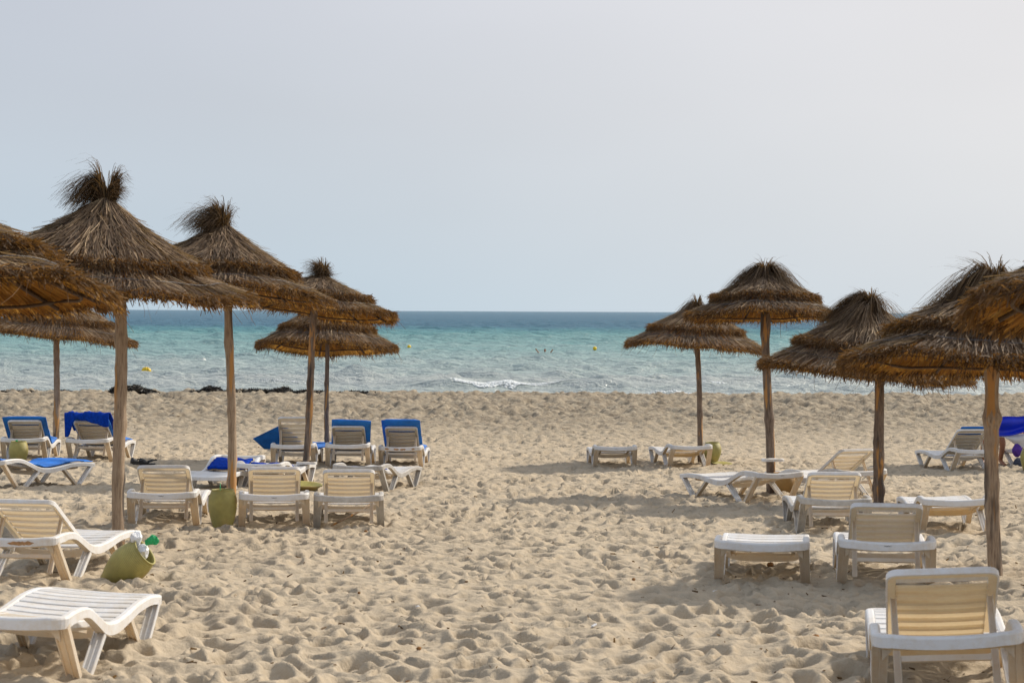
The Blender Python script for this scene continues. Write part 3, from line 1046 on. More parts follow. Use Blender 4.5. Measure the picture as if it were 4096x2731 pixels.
def leg_mesh(p0, p1, w0, w1, depth=.034):
    """channel leg: plate with three fins, p0 at the ground"""
    p0, p1 = Vector(p0), Vector(p1)
    d = (p1 - p0).normalized()
    u = Vector((1, 0, 0))
    u = (u - d * u.dot(d)).normalized()
    n = d.cross(u)
    rings = []
    for p, w in ((p0, w0), (p1, w1)):
        h, f, t = w / 2, .006, .005
        D = depth / 2
        sec = [(-h, -D), (-h + f, -D), (-h + f, -t), (-f / 2, -t), (-f / 2, -D * .8), (f / 2, -D * .8), (f / 2, -t), (h - f, -t), (h - f, -D), (h, -D),
               (h, D), (h - f, D), (h - f, t), (f / 2, t), (f / 2, D * .8), (-f / 2, D * .8), (-f / 2, t), (-h + f, t), (-h + f, D), (-h, D)]
        rings.append([p + u * a + n * b for a, b in sec])
    return MB().loft(rings).mesh('leg')

def slat_sheet(w, d, t, crown):
    """moulded slat, an open channel underneath: a thin sheet with turned down lips"""
    prof = [(-d / 2, -t), (-d / 2, -.003), (-d / 2 + .004, 0), (d / 2 - .004, 0), (d / 2, -.003), (d / 2, -t)]
    xs = np.linspace(-w / 2, w / 2, 5)
    V = [(x, y, z - crown * (1 - (2 * x / w) ** 2)) for x in xs for y, z in prof]
    F = [(a * 6 + k, a * 6 + k + 1, a * 6 + 7 + k, a * 6 + 6 + k) for a in range(4) for k in range(5)]
    return MB().add(V, F).mesh('slat')
def slat_mesh(w, d, t, crown):
    m = MB()
    rings = []
    for x in np.linspace(-w / 2, w / 2, 5):
        s = -crown * (1 - (2 * x / w) ** 2)
        rings.append([(x, -d / 2, s - t), (x, d / 2, s - t), (x, d / 2, s - .003), (x, d / 2 - .004, s), (x, -d / 2 + .004, s), (x, -d / 2, s - .003)])
    m.loft(rings)
    return m.mesh('slat')

BL = .76      # backrest length
def back_mesh():
    m = MB()
    hw, rc, t = .262, .055, .036
    out, inn = [], []
    path = [(-hw, 0.0)]
    path.append((-hw, -BL + rc))
    for a in np.linspace(0, 90, 6)[1:]:
        path.append((-hw + rc - rc * math.cos(R_(a)), -BL + rc - rc * math.sin(R_(a))))
    for a in np.linspace(90, 0, 6):
        path.append((hw - rc + rc * math.cos(R_(a)), -BL + rc - rc * math.sin(R_(a))))
    path.append((hw, 0.0))
    iw, iy = .215, -BL + .115
    rings = []
    for x, y in path:
        s = max(-iw, min(iw, x))
        k = max(iy, y) if abs(x) >= iw - 1e-6 or y > iy else iy
        ix, iy2 = (s, max(y, iy))
        rings.append([(x * .97, y * .985, -t), (x, y, -t), (x, y, -.008), (x * .985, y * .992, 0), (ix, iy2, 0), (ix, iy2, -.020)])
    V = [p for r in rings for p in r]
    m.add(V, [(a * 6 + k, a * 6 + k + 1, a * 6 + 7 + k, a * 6 + 6 + k) for a in range(len(rings) - 1) for k in range(5)])
    me = m.mesh('backrest')
    me.materials.append(M['white'])
    me.materials.append(M['stain_glow'])
    for p in me.polygons:
        if abs(p.normal.z) > .5 and p.center.z > -.004:
            p.material_index = 1
    return me

ME = dict(frame=lounger_frame(), slat=slat_mesh(.606, .082, .016, .010), bslat=slat_sheet(.435, .074, .016, .006), back=back_mesh(),
          end=slat_mesh(.606, .10, .016, .010))
ME['slat'].materials.append(M['white'])
ME['end'].materials.append(M['white'])
ME['bslat'].materials.append(M['stain_glow'])
LEGS = []
for s in (-1, 1):
    LEGS += [leg_mesh((s * .328, -.585, -.06), (s * .308, -.885, .33), .066, .080), leg_mesh((s * .328, -.565, -.06), (s * .316, -.22, .185), .058, .062),
             leg_mesh((s * .328, .555, -.06), (s * .318, .28, .19), .050, .056), leg_mesh((s * .328, .575, -.06), (s * .318, .87, .20), .062, .066)]
for i, l in enumerate(LEGS):
    l.materials.append(M['stain_glow'] if i % 4 in (0, 2) else M['white'])  # camera-facing legs take the tan, sand bounce painted in along with stains
def beam_mesh(y0, zc, sag, h, d, hw):
    rings = []
    for x in np.linspace(-hw, hw, 11):
        k = 1 - abs(x / hw) ** 4
        z = zc - sag * k
        rings.append([(x, y0 - d / 2, z - h / 2), (x, y0 + d / 2, z - h / 2), (x, y0 + d / 2, z + h / 2), (x, y0 - d / 2, z + h / 2)])
    return MB().loft(rings).mesh('cross_beam')
BEAMS = [beam_mesh(-.10, .190, .035, .055, .03, .305), beam_mesh(-.875, .318, .012, .022, .06, .300), beam_mesh(.60, .195, .02, .04, .025, .305)]
for b_ in BEAMS:
    b_.materials.append(M['stain_glow'])
GUS = []
for s in (-1, 1):
    g = MB()
    pr_ = [(s * .302, -.89, .325), (s * .225, -.89, .325), (s * .302, -.86, .245)]
    g.loft([[(x_, y_ + k, z_) for x_, y_, z_ in pr_] for k in (0, .012)])
    g = g.mesh('gusset')
    g.materials.append(M['stain_glow'])
    GUS.append(g)
BRACK = MB().box((0, 0, 0), (.062, .05, .034), ch=.004).mesh('bracket')
BRACK.materials.append(M['stain_glow'])
HINGE = (0, -.10, .243)
PROP = {}
def prop_mesh(th):
    if th in PROP:
        return PROP[th]
    m = MB()
    a = R_(th)
    py, pz = HINGE[1] - .50 * math.cos(a) + .02 * math.sin(a), HINGE[2] + .50 * math.sin(a) - .03
    if th < 14:
        q = Vector((0, py + .40, pz - .085))
    else:
        q = Vector((0, py - .235 * (.6 if th > 40 else 1), pz - .375))
    d = (q - Vector((0, py, pz))).normalized()
    L = .45 if th >= 14 else .38
    e = Vector((0, py, pz)) + d * L
    U = [Vector((s * .228, py, pz)) for s in (-1, 1)]
    # U-shaped stay: two channel arms joined by a crossbar
    n = Vector((0, -d.z, d.y))
    for s in (-1, 1):
        rings = []
        for k, w in ((0, .030), (1, .036)):
            p = Vector((s * .228, py, pz)) + d * L * k
            sec = [(-w / 2, -.012), (-w / 2 + .005, -.012), (-w / 2 + .005, .004), (w / 2 - .005, .004), (w / 2 - .005, -.012), (w / 2, -.012), (w / 2, .012), (-w / 2, .012)]
            rings.append([p + Vector((a_, 0, 0)) + n * b_ for a_, b_ in sec])
        m.loft(rings)
    c = Vector((0, py, pz)) + d * (L * .70)
    m.bar(c + Vector((-.2085, 0, 0)), c + Vector((.2085, 0, 0)), .030, .016, wdir=d)
    me = m.mesh('prop_frame')
    me.materials.append(M['stain_glow'])
    PROP[th] = me
    return me
TXT = bpy.data.curves.new('maker_mark', 'FONT')
TXT.body = 'Inoplast )'
TXT.size = .0135
TXT.align_x = 'CENTER'
TXT.extrude = .0004
_t = bpy.data.objects.new('maker_mark', TXT)
COL.objects.link(_t)
bpy.context.view_layer.update()
TXM = bpy.data.meshes.new_from_object(_t.evaluated_get(bpy.context.evaluated_depsgraph_get()))
bpy.data.objects.remove(_t)
TXM.materials.clear()
TXM.materials.append(M['print'])

def variant(me, **slots):
    m2 = me.copy()
    for i, mt in slots.items():
        m2.materials[int(i[1:])] = mt
    return m2
M['ochre'] = mat_plastic('yellowed_glow_plastic', (.88, .74, .48), (.76, .52, .25), .03, .32)  # glow of sun through the plastic put into the yellow, besides stains
M['grimy'] = mat_plastic('grimy_plastic', (.66, .645, .61), (.34, .31, .27), .10, .05)
M['rust'] = mat_simple('rust_stain', (.43, .24, .11), .85, .35, 40, .002)
OCH = dict(bslat=variant(ME['bslat'], s0=M['ochre']), back=variant(ME['back'], s1=M['ochre']), beams=[variant(b_, s0=M['ochre']) for b_ in BEAMS], frame=variant(ME['frame'], s1=M['ochre']))
GRI = dict(frame=variant(ME['frame'], s0=M['grimy']), legs=[variant(l, s0=M['grimy']) for l in LEGS])
def rust_patch(x0, x1, seed):
    r = np.random.default_rng(seed)
    up_, lo_ = [], []
    n = 16
    for k in range(n + 1):
        x = x0 + (x1 - x0) * k / n
        e = min(1, k / 2.5, (n - k) / 2.5)
        z = rail_z(-.923) - .014 * (1 - (x / .27) ** 2)
        up_.append((x, -.9485, z - .034 + .018 * e * r.uniform(.5, 1)))
        lo_.append((x, -.9485, z - .034 - .016 * e * r.uniform(.5, 1)))
    V = up_ + lo_
    F = [(k, n + 1 + k, n + 2 + k, k + 1) for k in range(n)]
    return mesh_np('rust_stain', V, F)
def lounger(label, x, y, z, yaw, th, group, roll=0, mark=False, pitch=0, wear=None, rust=()):
    """yaw clockwise from +Y (foot end seaward); th backrest angle"""
    r = link('sun_lounger', None, loc=(x, y, z), rot=(R_(pitch), R_(-roll), R_(-yaw)))
    tag(r, label, 'sun lounger', group)
    fr_ = OCH['frame'] if wear == 'ochre' else GRI['frame'] if wear == 'grimy' else ME['frame']
    link('frame', fr_, parent=r)
    for k, (x0, x1) in enumerate(rust):
        link('rust_stain', rust_patch(x0, x1, k + 3), M['rust'], parent=r)
    for l in (GRI['legs'] if wear == 'grimy' else LEGS):
        link('leg', l, parent=r)
    for b_ in (OCH['beams'] if wear == 'ochre' else BEAMS):
        link('cross_beam', b_, parent=r)
    for g_ in GUS:
        link('gusset', g_, parent=r)
    ys_ = np.linspace(-.045, .775, 9)
    for k, yc in enumerate(ys_):
        sl_ = math.atan2(rail_z(yc + .03) - rail_z(yc - .03), .06)
        link('slat', ME['slat'], parent=r, loc=(0, yc, rail_z(yc) - .004), rot=(sl_, 0, 0))
    sl_ = math.atan2(rail_z(.90) - rail_z(.84), .06)
    link('slat', ME['end'], parent=r, loc=(0, .868, rail_z(.868) - .004), rot=(sl_, 0, 0))
    b = link('backrest', OCH['back'] if wear == 'ochre' else ME['back'], parent=r, loc=HINGE, rot=(R_(-th), 0, 0))
    for k in range(6):
        link('slat', OCH['bslat'] if wear == 'ochre' else ME['bslat'], parent=b, loc=(0, -.055 - k * .1005, -.004))
    link('prop_frame', prop_mesh(th), parent=r)
    for s in (-1, 1):
        link('bracket', BRACK, parent=r, loc=(s * .228, -.86, .316))
    if mark:
        t = link('maker_mark', TXM, parent=r, loc=(.0, -.9485, rail_z(-.923) - .042), rot=(R_(90), 0, 0))
    return r

GA = 'white plastic sun loungers set out on the sand'
LO = {}
def add(key, label, x, y, zrel, yaw, th, **k):
    LO[key] = (lounger(label, x, y, Zr(zrel), yaw, th, GA, **k), th)
FLAT = 7
add('L1', 'nearest flat white lounger at lower left, slatted seat seen from above', -2.45, 10.62, -1.86, 4.7, 7, roll=-3)
add('L2', 'white lounger with raised back and rust stained head rail beside the tilted jar', -3.50, 15.38, -2.03, 8.7, 31, rust=((-.02, .19), (-.27, -.10)))
add('L3', 'white lounger seen from the side at the left edge under a light blue pad', -6.52, 26.98, -2.36, 28, 9)
add('L4', 'far left lounger with raised back, blue pad showing on both sides of it', -7.80, 32.33, -2.41, -4.8, 33)
add('L5', 'lounger with a dark blue towel hung over its raised back, near the black clogs', -6.64, 32.22, -2.41, 2.7, 33)
add('L6', 'bare white lounger with raised back left of the upright jar', -3.55, 20.72, -2.19, -4.2, 31, mark=True)
add('L7', 'bare white lounger with raised back right of the upright jar', -2.45, 20.59, -2.19, -6.5, 31, mark=True)
add('L8', 'greyish lounger with raised back and a stick lying beneath it', -1.68, 20.70, -2.21, -3.9, 30, wear='grimy')
add('L9', 'flat lounger with a grimy grey head rail, right end of the left group', -1.80, 26.93, -2.40, 14, FLAT, wear='grimy')
add('L10', 'flat lounger behind the jar post, a blue towel edge along its top', -3.29, 27.75, -2.44, 9, FLAT, mark=True)
add('L11', 'flat lounger turned foot end towards us with a folded blue towel on it', -3.93, 27.3, -2.43, 187, FLAT)
add('L12', 'lounger with the steepest raised back, its blue pad slipped off to the left', -3.47, 32.31, -2.49, -0.8, 47)
add('L13', 'lounger with raised back in front of a blue pad, middle of the far left row', -2.59, 32.15, -2.47, -0.6, 33)
add('L14', 'lounger with rust flecked head rail and blue pad, right end of the far left row', -1.75, 32.66, -2.54, 1.9, 36, rust=((-.24, -.17), (-.10, -.01), (.0, .10), (.19, .24)))
add('R1', 'far flat lounger standing alone left of the green jar', 1.66, 33.08, -2.55, -2.0, FLAT, mark=True)
add('R2', 'far flat lounger with yellow underside directly beside the green jar', 2.81, 33.19, -2.54, -7.7, FLAT, wear='ochre')
add('R3', 'flat lounger turned sideways in front of the post with the tray and amber jar', 2.90, 25.15, -2.33, -26, FLAT, mark=True)
add('R4', 'turned lounger with raised back, half hidden behind another and by the amber jar', 4.05, 25.7, -2.34, -24, 31)
add('R5', 'raised lounger with dull beige back, in front of the turned one', 3.20, 20.25, -2.18, 2.1, 30, wear='grimy')
add('R6', 'white lounger with raised back and black maker mark on its head rail', 2.85, 15.28, -2.02, 7.9, 31, mark=True)
add('R7', 'nearest lounger at lower right, raised back stained and sunlit yellow, cut by the frame', 2.18, 10.07, -1.85, 9, 33, roll=3.2, wear='ochre')
add('R8', 'flat lounger in the right foreground with a brown fibre ball beneath it', 1.98, 15.54, -2.06, 8.5, 6.5)
add('R9', 'flat lounger with yellow underside left of the thick cracked post', 4.37, 20.06, -2.16, 3, FLAT, roll=1.5, wear='ochre')
add('R10', 'far right lounger with raised back, half behind the thick cracked post', 7.28, 32.62, -2.54, -9.8, 36)
add('R11', 'farthest right lounger, only its foot end showing at the frame edge', 9.0, 33.2, -2.56, -18, FLAT)

# ------------------------------------------------------------------ pads and towels
def back_point(th, s):
    a = R_(th)
    return HINGE[1] - s * math.cos(a), HINGE[2] + s * math.sin(a), (math.sin(a), math.cos(a))
def pad_point(u, s, th, lift):
    """u across, s along from the hinge (positive up the back, negative to the foot)"""
    if s > 0:
        y, z, _ = back_point(th, s)
        a = R_(th)
        return (u, y + lift * math.sin(a), z + lift * math.cos(a))
    y = HINGE[1] - s
    return (u, y, rail_z(min(y, .95)) + lift + .004)
def pad_mesh(th, s0, s1, width, thick, turn=0.0, n=44, name='mattress', du=0.0):
    m = MB()
    rings = []
    c, sn = math.cos(R_(turn)), math.sin(R_(turn))
    nu = 9
    for s in np.linspace(s0, s1, n):
        e = min(1, (s1 - s + .012) / .03, (s - s0 + .012) / .03)
        ring = []
        us_ = np.linspace(-width / 2, width / 2, nu)
        wv = .009 * math.sin(s * 9) + .006 * math.sin(s * 23) - .012 * math.exp(-(((s + .2) % .44 - .22) / .018) ** 2)
        for u in us_:
            k = thick * e * (1 - .6 * abs(2 * u / width) ** 8) + wv
            ring.append(pad_point(u * c - s * sn + du, u * sn + s * c, th, .012 + k))
        for u in us_[::-1]:
            ring.append(pad_point(u * c - s * sn + du, u * sn + s * c, th, .008 + thick * .5 * (1 - e)))
        rings.append(ring)
    m.loft(rings, smooth=True)
    return m.mesh(name)
def on_lounger(key, name, me, mat, label, cat, group=None):
    r, th = LO[key]
    o = link(name, me, mat, loc=r.location.copy(), rot=r.rotation_euler.copy())
    return tag(o, label, cat, group)
GP = 'blue lounger pads'
on_lounger('L3', 'lounger_pad', pad_mesh(9, -1.03, .85, .60, .028), M['mattress'], 'light blue pad lying flat on the side-on lounger at the left edge', 'pad', GP)
on_lounger('L4', 'lounger_pad', pad_mesh(33, -.62, .80, .68, .045), M['mattress'], 'blue pad on the far left lounger, peeping out either side of its back', 'pad', GP)
on_lounger('L5', 'lounger_pad', pad_mesh(33, -1.0, .84, .60, .04), M['mattress'], 'blue pad under the dark towel, running down to a sunlit light blue foot', 'pad', GP)
on_lounger('L12', 'lounger_pad', pad_mesh(47, -1.0, .48, .60, .045, turn=34, du=-.18), M['mattress'], 'blue pad slipped askew, jutting out left of the steep lounger back', 'pad', GP)
on_lounger('L13', 'lounger_pad', pad_mesh(33, -.95, .87, .62, .045, turn=-4), M['mattress'], 'blue pad standing behind the raised back in the middle of the far left row', 'pad', GP)
on_lounger('L14', 'lounger_pad', pad_mesh(36, -.95, .90, .62, .045), M['mattress'], 'blue pad framing the raised back at the right end of the far left row', 'pad', GP)
on_lounger('R10', 'lounger_pad', pad_mesh(36, -.2, .79, .40, .02), M['mattress'], 'thin blue pad edge on the far right lounger behind the thick post', 'pad', GP)

def sheet(name, P, thick):
    """P (rows, cols, 3) grid made into a closed cloth"""
    P = np.asarray(P, float)
    r, c = P.shape[:2]
    du = np.gradient(P, axis=0)
    dv = np.gradient(P, axis=1)
    nn = unit(np.cross(du, dv))
    V = np.concatenate([(P + nn * thick / 2).reshape(-1, 3), (P - nn * thick / 2).reshape(-1, 3)])
    F = grid_faces(r, c)
    o = r * c
    B = F[:, ::-1] + o
    rim = list(range(c)) + [k * c + c - 1 for k in range(1, r)] + [(r - 1) * c + k for k in range(c - 2, -1, -1)] + [k * c for k in range(r - 2, 0, -1)]
    E = [(rim[(i + 1) % len(rim)], rim[i], rim[i] + o, rim[(i + 1) % len(rim)] + o) for i in range(len(rim))]
    return mesh_np(name, V, np.concatenate([F, B, np.array(E)]), smooth=True)

# towel hung over the raised back of L5
th = 33
rows_ = []
for j, v in enumerate(np.linspace(0, 1, 26)):
    row = []
    for i, u in enumerate(np.linspace(-.36, .34, 30)):
        back_len = .10 + .30 * np.clip((-u - .18) / .12, 0, 1) + .13 * np.clip((u + .25) / .5, 0, 1) ** 1.3
        L_ = .55 + back_len
        s = v * L_
        wob = .012 * math.sin(u * 21 + v * 3) + .009 * math.sin(u * 43 + 1)
        top = .885 + .012 * math.sin(u * 17) + .015 * math.sin(u * 31 + 2)
        if s < .55:
            y_, z_, _ = back_point(th, top - .55 + s)
            a = R_(th)
            row.append((u, y_ + (.075 + wob) * math.sin(a), z_ + (.075 + wob) * math.cos(a)))
        else:
            y_, z_, _ = back_point(th, top)
            q = s - .55
            row.append((u, y_ - .055 - .02 * min(1, q / .05) + wob + .10 * q, z_ + .075 - q))
    rows_.append(row)
on_lounger('L5', 'towel', sheet('towel', rows_, .014), M['towel'], 'crumpled dark blue towel draped over the top of a raised lounger back', 'towel')
# folded towel lying on L11
rows_ = []
for layer in range(1):
    for v in np.linspace(-.26, .32, 26):
        rows_.append([])
        for u in np.linspace(-.27, .25, 24):
            yb = -.22 - v
            z_ = rail_z(yb)
            if yb < HINGE[1]:
                z_ = HINGE[2] + (HINGE[1] - yb) * math.tan(R_(7))
            edge_ = min(1, (.33 - abs(v - .03)) / .05, (.30 - abs(u)) / .04)
            rows_[-1].append((u + .04 * v, yb, z_ + .022 + .03 * max(0, edge_) + .008 * math.sin(u * 25 + v * 9) + .006 * math.sin(v * 40 + u * 8)))
on_lounger('L11', 'towel', sheet('towel', rows_, .035), M['towel'], 'bright blue towel folded flat on the lounger turned towards us', 'towel')
rows_ = []
for v in np.linspace(-.05, .75, 26):
    rows_.append([(u, -.16 - v * .85, HINGE[2] + (.06 + v * .85) * math.tan(R_(7)) + .030 + .010 * math.sin(u * 22 + v * 5) + .008 * math.sin(v * 31)) for u in np.linspace(-.12, .30, 18)])
on_lounger('L10', 'towel', sheet('towel', rows_, .02), M['towel'], 'dark blue towel lying along the top of the flat lounger behind the jar', 'towel')
rows_ = []
for v in np.linspace(0, .35, 12):
    rows_.append([(u, -.30 - v, HINGE[2] + (.2 + v) * math.tan(R_(7)) + .022 + .008 * math.sin(u * 22 + v * 15)) for u in np.linspace(-.16, .22, 14)])
on_lounger('L9', 'towel', sheet('towel', rows_, .012), M['towel'], 'navy cloth lying flat on the lounger with the grimy head rail', 'towel')

# ------------------------------------------------------------------ jars, bowl, trays
def jar(label, x, y, z, h, rmax, rtop, rbot, mat, rot=(0, 0, 0), zmax=.68, lip=True, yaw=0):
    prof = [(rbot, 0), (rbot * 1.02, h * .04)]
    for t in np.linspace(.1, .95, 14):
        if t < zmax:
            k = t / zmax
            r = rbot + (rmax - rbot) * math.sin(k * math.pi / 2) ** 1.15
        else:
            k = (t - zmax) / (1 - zmax)
            r = rtop + (rmax - rtop) * math.cos(k * math.pi / 2)
        prof.append((r, h * t))
    prof += [(rtop * 1.0, h * .97), (rtop * 1.05, h * .985), (rtop * 1.05, h), (rtop * .96, h), (rtop * .93, h * .96), (rmax * .9, h * .7), (rbot * .9, h * .15)]
    o = link('clay_jar', lathe(prof).mesh('clay_jar'), mat, loc=(x, y, z), rot=rot)
    return tag(o, label, 'jar', 'clay jars by the parasol posts')
zj = Zr(-2.17)
j = jar('upright olive jar with a green straw, standing at a parasol post between loungers', -2.865, 19.75, zj - .01, .40, .142, .108, .092, M['clay'])
st = link('drinking_straw', MB().tube([(0, 0, 0), (.003, .002, .12)], .004, 6).mesh('drinking_straw'), M['bagg'], loc=(-2.888, 19.72, zj + .335))
tag(st, 'thin green straw sticking up from the upright olive jar', 'straw')
TJ = (-2.745, 14.9)
j = jar('olive jar tilted over to the right, stuffed with plastic bags', TJ[0] - .28, TJ[1] - .05, Zr(-2.02) - .01, .385, .145, .108, .062, M['clay'], rot=(R_(8), R_(53), 0), zmax=.62)
# bags in the tilted jar's mouth
ax = Matrix.Rotation(R_(50), 3, 'Y') @ Matrix.Rotation(R_(8), 3, 'X') @ Vector((0, 0, 1))
mouth = Vector((TJ[0] - .28, TJ[1] - .05, Zr(-2.02) - .01)) + Vector((ax.x, ax.y, ax.z)) * .365
def crumple(name, c, rad, mat, label, sq=(1, 1, 1), amp=.28, seed=1):
    r = np.random.default_rng(seed)
    n, m = 26, 16
    th_ = np.linspace(0, math.pi, m)
    ph_ = np.linspace(0, 2 * math.pi, n, endpoint=False)
    T, P_ = np.meshgrid(th_, ph_, indexing='ij')
    d = np.stack([np.sin(T) * np.cos(P_), np.sin(T) * np.sin(P_), np.cos(T)], -1)
    q = np.ones(T.shape)
    for k in range(26):
        ax_ = unit(r.normal(0, 1, 3))
        q = np.minimum(q, 1.0 - amp * np.clip((d @ ax_) - r.uniform(.55, .85), 0, 1) * r.uniform(.6, 1.6))
    V = d * q[..., None] * rad * np.array(sq) + r.normal(0, rad * .02, d.shape)
    i = np.arange(m - 1)[:, None] * n
    j_ = np.arange(n)[None]
    F = np.stack([i + n + j_, i + n + (j_ + 1) % n, i + (j_ + 1) % n, i + j_], -1).reshape(-1, 4)
    o = link(name, mesh_np(name, V.reshape(-1, 3), F), mat, loc=tuple(c))
    return tag(o, label, 'plastic bag')
crumple('plastic_bag', mouth + Vector((-.045, 0, .085)), .066, M['bagw'], 'crumpled white bag topmost in the tilted jar mouth', (.85, .9, 1.05), .9, 1)
crumple('plastic_bag', mouth + Vector((.015, -.03, .0)), .066, M['bagw'], 'lower white bag pressed into the tilted jar mouth', (.9, .9, 1.0), .9, 2)
crumple('plastic_bag', mouth + Vector((.075, -.03, .075)), .062, M['bagg'], 'small green bag corner sticking out of the tilted jar', (1.0, .55, .85), 1.1, 5)

jar('pale olive pot in front of the far left parasol post', -7.73, 31.2, Zr(-2.43), .36, .150, .115, .10, M['clay'], zmax=.62)
tag(link('leaf_scrap', MB().box((0, 0, 0), (.035, .02, .025), ch=.004).mesh('leaf_scrap'), M['bagg'], loc=(-7.75, 31.16, Zr(-2.43) + .37)), 'bright green scrap on the rim of the far left pot', 'scrap')
jar('green jar standing in a saucer at the far right parasol post', 3.36, 33.25, Zr(-2.55) + .02, .36, .150, .11, .075, M['clay'], zmax=.66)
sc_ = lathe([(.08, 0), (.13, .012), (.165, .05), (.175, .052), (.168, .06), (.12, .022), (.05, .018)], 36)
tag(link('saucer', sc_.mesh('saucer'), M['clay'], loc=(3.50, 33.05, Zr(-2.56)), rot=(R_(4), R_(3), 0)), 'shallow green clay saucer beside the far green jar', 'saucer')
jar('amber clay jar in the shade behind the sideways lounger', 3.51, 25.62, Zr(-2.36), .30, .15, .125, .10, M['clay2'], zmax=.6)
jar('olive jar at the right frame edge in front of the dark bag', 8.28, 31.8, Zr(-2.55), .40, .14, .10, .08, M['clay'], zmax=.66)
bw = lathe([(.10, 0), (.15, .02), (.235, .085), (.25, .09), (.245, .105), (.225, .098), (.14, .035), (.05, .025)], 44)
tag(link('clay_bowl', bw.mesh('clay_bowl'), M['clay'], loc=(-2.76, 26.4, Zr(-2.40)), rot=(R_(3), R_(4), 0)), 'wide olive clay bowl on the sand below the tray post', 'bowl')

def tray(label, x, y, z, w, d, yaw, tilt):
    root = link('cup_tray', None, loc=(x, y, z), rot=(R_(tilt), 0, R_(yaw)))
    tag(root, label, 'tray', 'white cup trays on parasol posts')
    # rounded plate with two recessed cup holes
    n = 28
    out = []
    for k in range(n):
        a = 2 * math.pi * k / n
        ex = 3.2
        out.append((math.copysign(abs(math.cos(a)) ** (2 / ex), math.cos(a)) * w / 2, math.copysign(abs(math.sin(a)) ** (2 / ex), math.sin(a)) * d / 2))
    m = MB()
    m.loft([[(px, py, -.032) for px, py in out], [(px, py, -.004) for px, py in out], [(px * .985, py * .97, 0) for px, py in out]])
    link('plate', m.mesh('plate'), M['white'], root)
    for s in (-1, 1):
        hm = lathe([(.036, 0), (.036, .0025), (.030, .0025), (.029, .0005)], 24)
        link('cup_holder', hm.mesh('cup_holder'), M['stain_glow'], root, loc=(s * w * .27, -.01, .0005))
    return root
tray('small white cup tray on the leaning post above the clay bowl', -2.895, 28.16, Zr(-2.145), .29, .17, -8, -2)
tray('small white cup tray on the post of the mop topped parasol', 3.37, 25.66, Zr(-1.885), .29, .19, 10, 0)

# stick, clogs
tag(link('stick', MB().tube([(-1.81, 20.05, Zr(-2.165)), (-1.63, 20.2, Zr(-2.085)), (-1.52, 20.3, Zr(-2.035)), (-1.44, 20.38, Zr(-1.98))], .0105, 8).mesh('stick'), M['wood_pale']), 'weathered wooden stick propped slantwise below the greyish lounger', 'stick')
def clog(x, y, z, yaw, label):
    z = gz(x, y) + max(float(bumps(np.array([x + a_]), np.array([y + b_]))[0]) for a_ in (-.1, 0, .1) for b_ in (-.1, 0, .1)) - .008
    root = link('clog', None, loc=(x, y, z), rot=(0, 0, R_(yaw)))
    tag(root, label, 'clog', 'pair of black clogs')
    def foot_outline(t):
        return .040 + .012 * math.sin(math.pi * (t ** .8)) + (.006 if t > .6 else 0)
    so = MB()
    up = MB()
    R1, R2 = [], []
    for t in np.linspace(0.0, 1, 15):
        e = math.sqrt(max(0.02, 1 - (2 * t - 1) ** 6))
        w = foot_outline(t) * e
        yv = -.13 + .26 * t
        R1.append([(-w, yv, 0), (w, yv, 0), (w, yv, .028), (-w, yv, .028)])
    so.loft(R1)
    for t in np.linspace(.38, 1, 11):
        e = math.sqrt(max(0.02, 1 - (2 * t - 1) ** 6))
        w = foot_outline(t) * e
        yv = -.13 + .26 * t
        hh = .028 + .085 * math.sin(math.pi * min(1, .42 + .58 * (1 - t) / .62)) * (1 if t < .97 else .5)
        R2.append([(w * math.cos(a), yv, .026 + (hh - .026) * math.sin(a)) for a in np.linspace(0, math.pi, 9)])
    up.loft(R2, smooth=True)
    link('sole', so.mesh('sole'), M['black'], root)
    link('upper', up.mesh('upper'), M['black'], root)
    hb = MB().tube([(-.045, .0, .045), (-.05, -.08, .07), (0, -.145, .075), (.05, -.08, .07), (.045, .0, .045)], .012, 6)
    link('heel_strap', hb.mesh('heel_strap'), M['black'], root)
    return root
clog(-5.80, 30.8, Zr(-2.325), 150, 'left black clog of the pair beside the lounger foot')
clog(-5.66, 30.92, Zr(-2.325), 112, 'right black clog of the pair, turned more sideways')

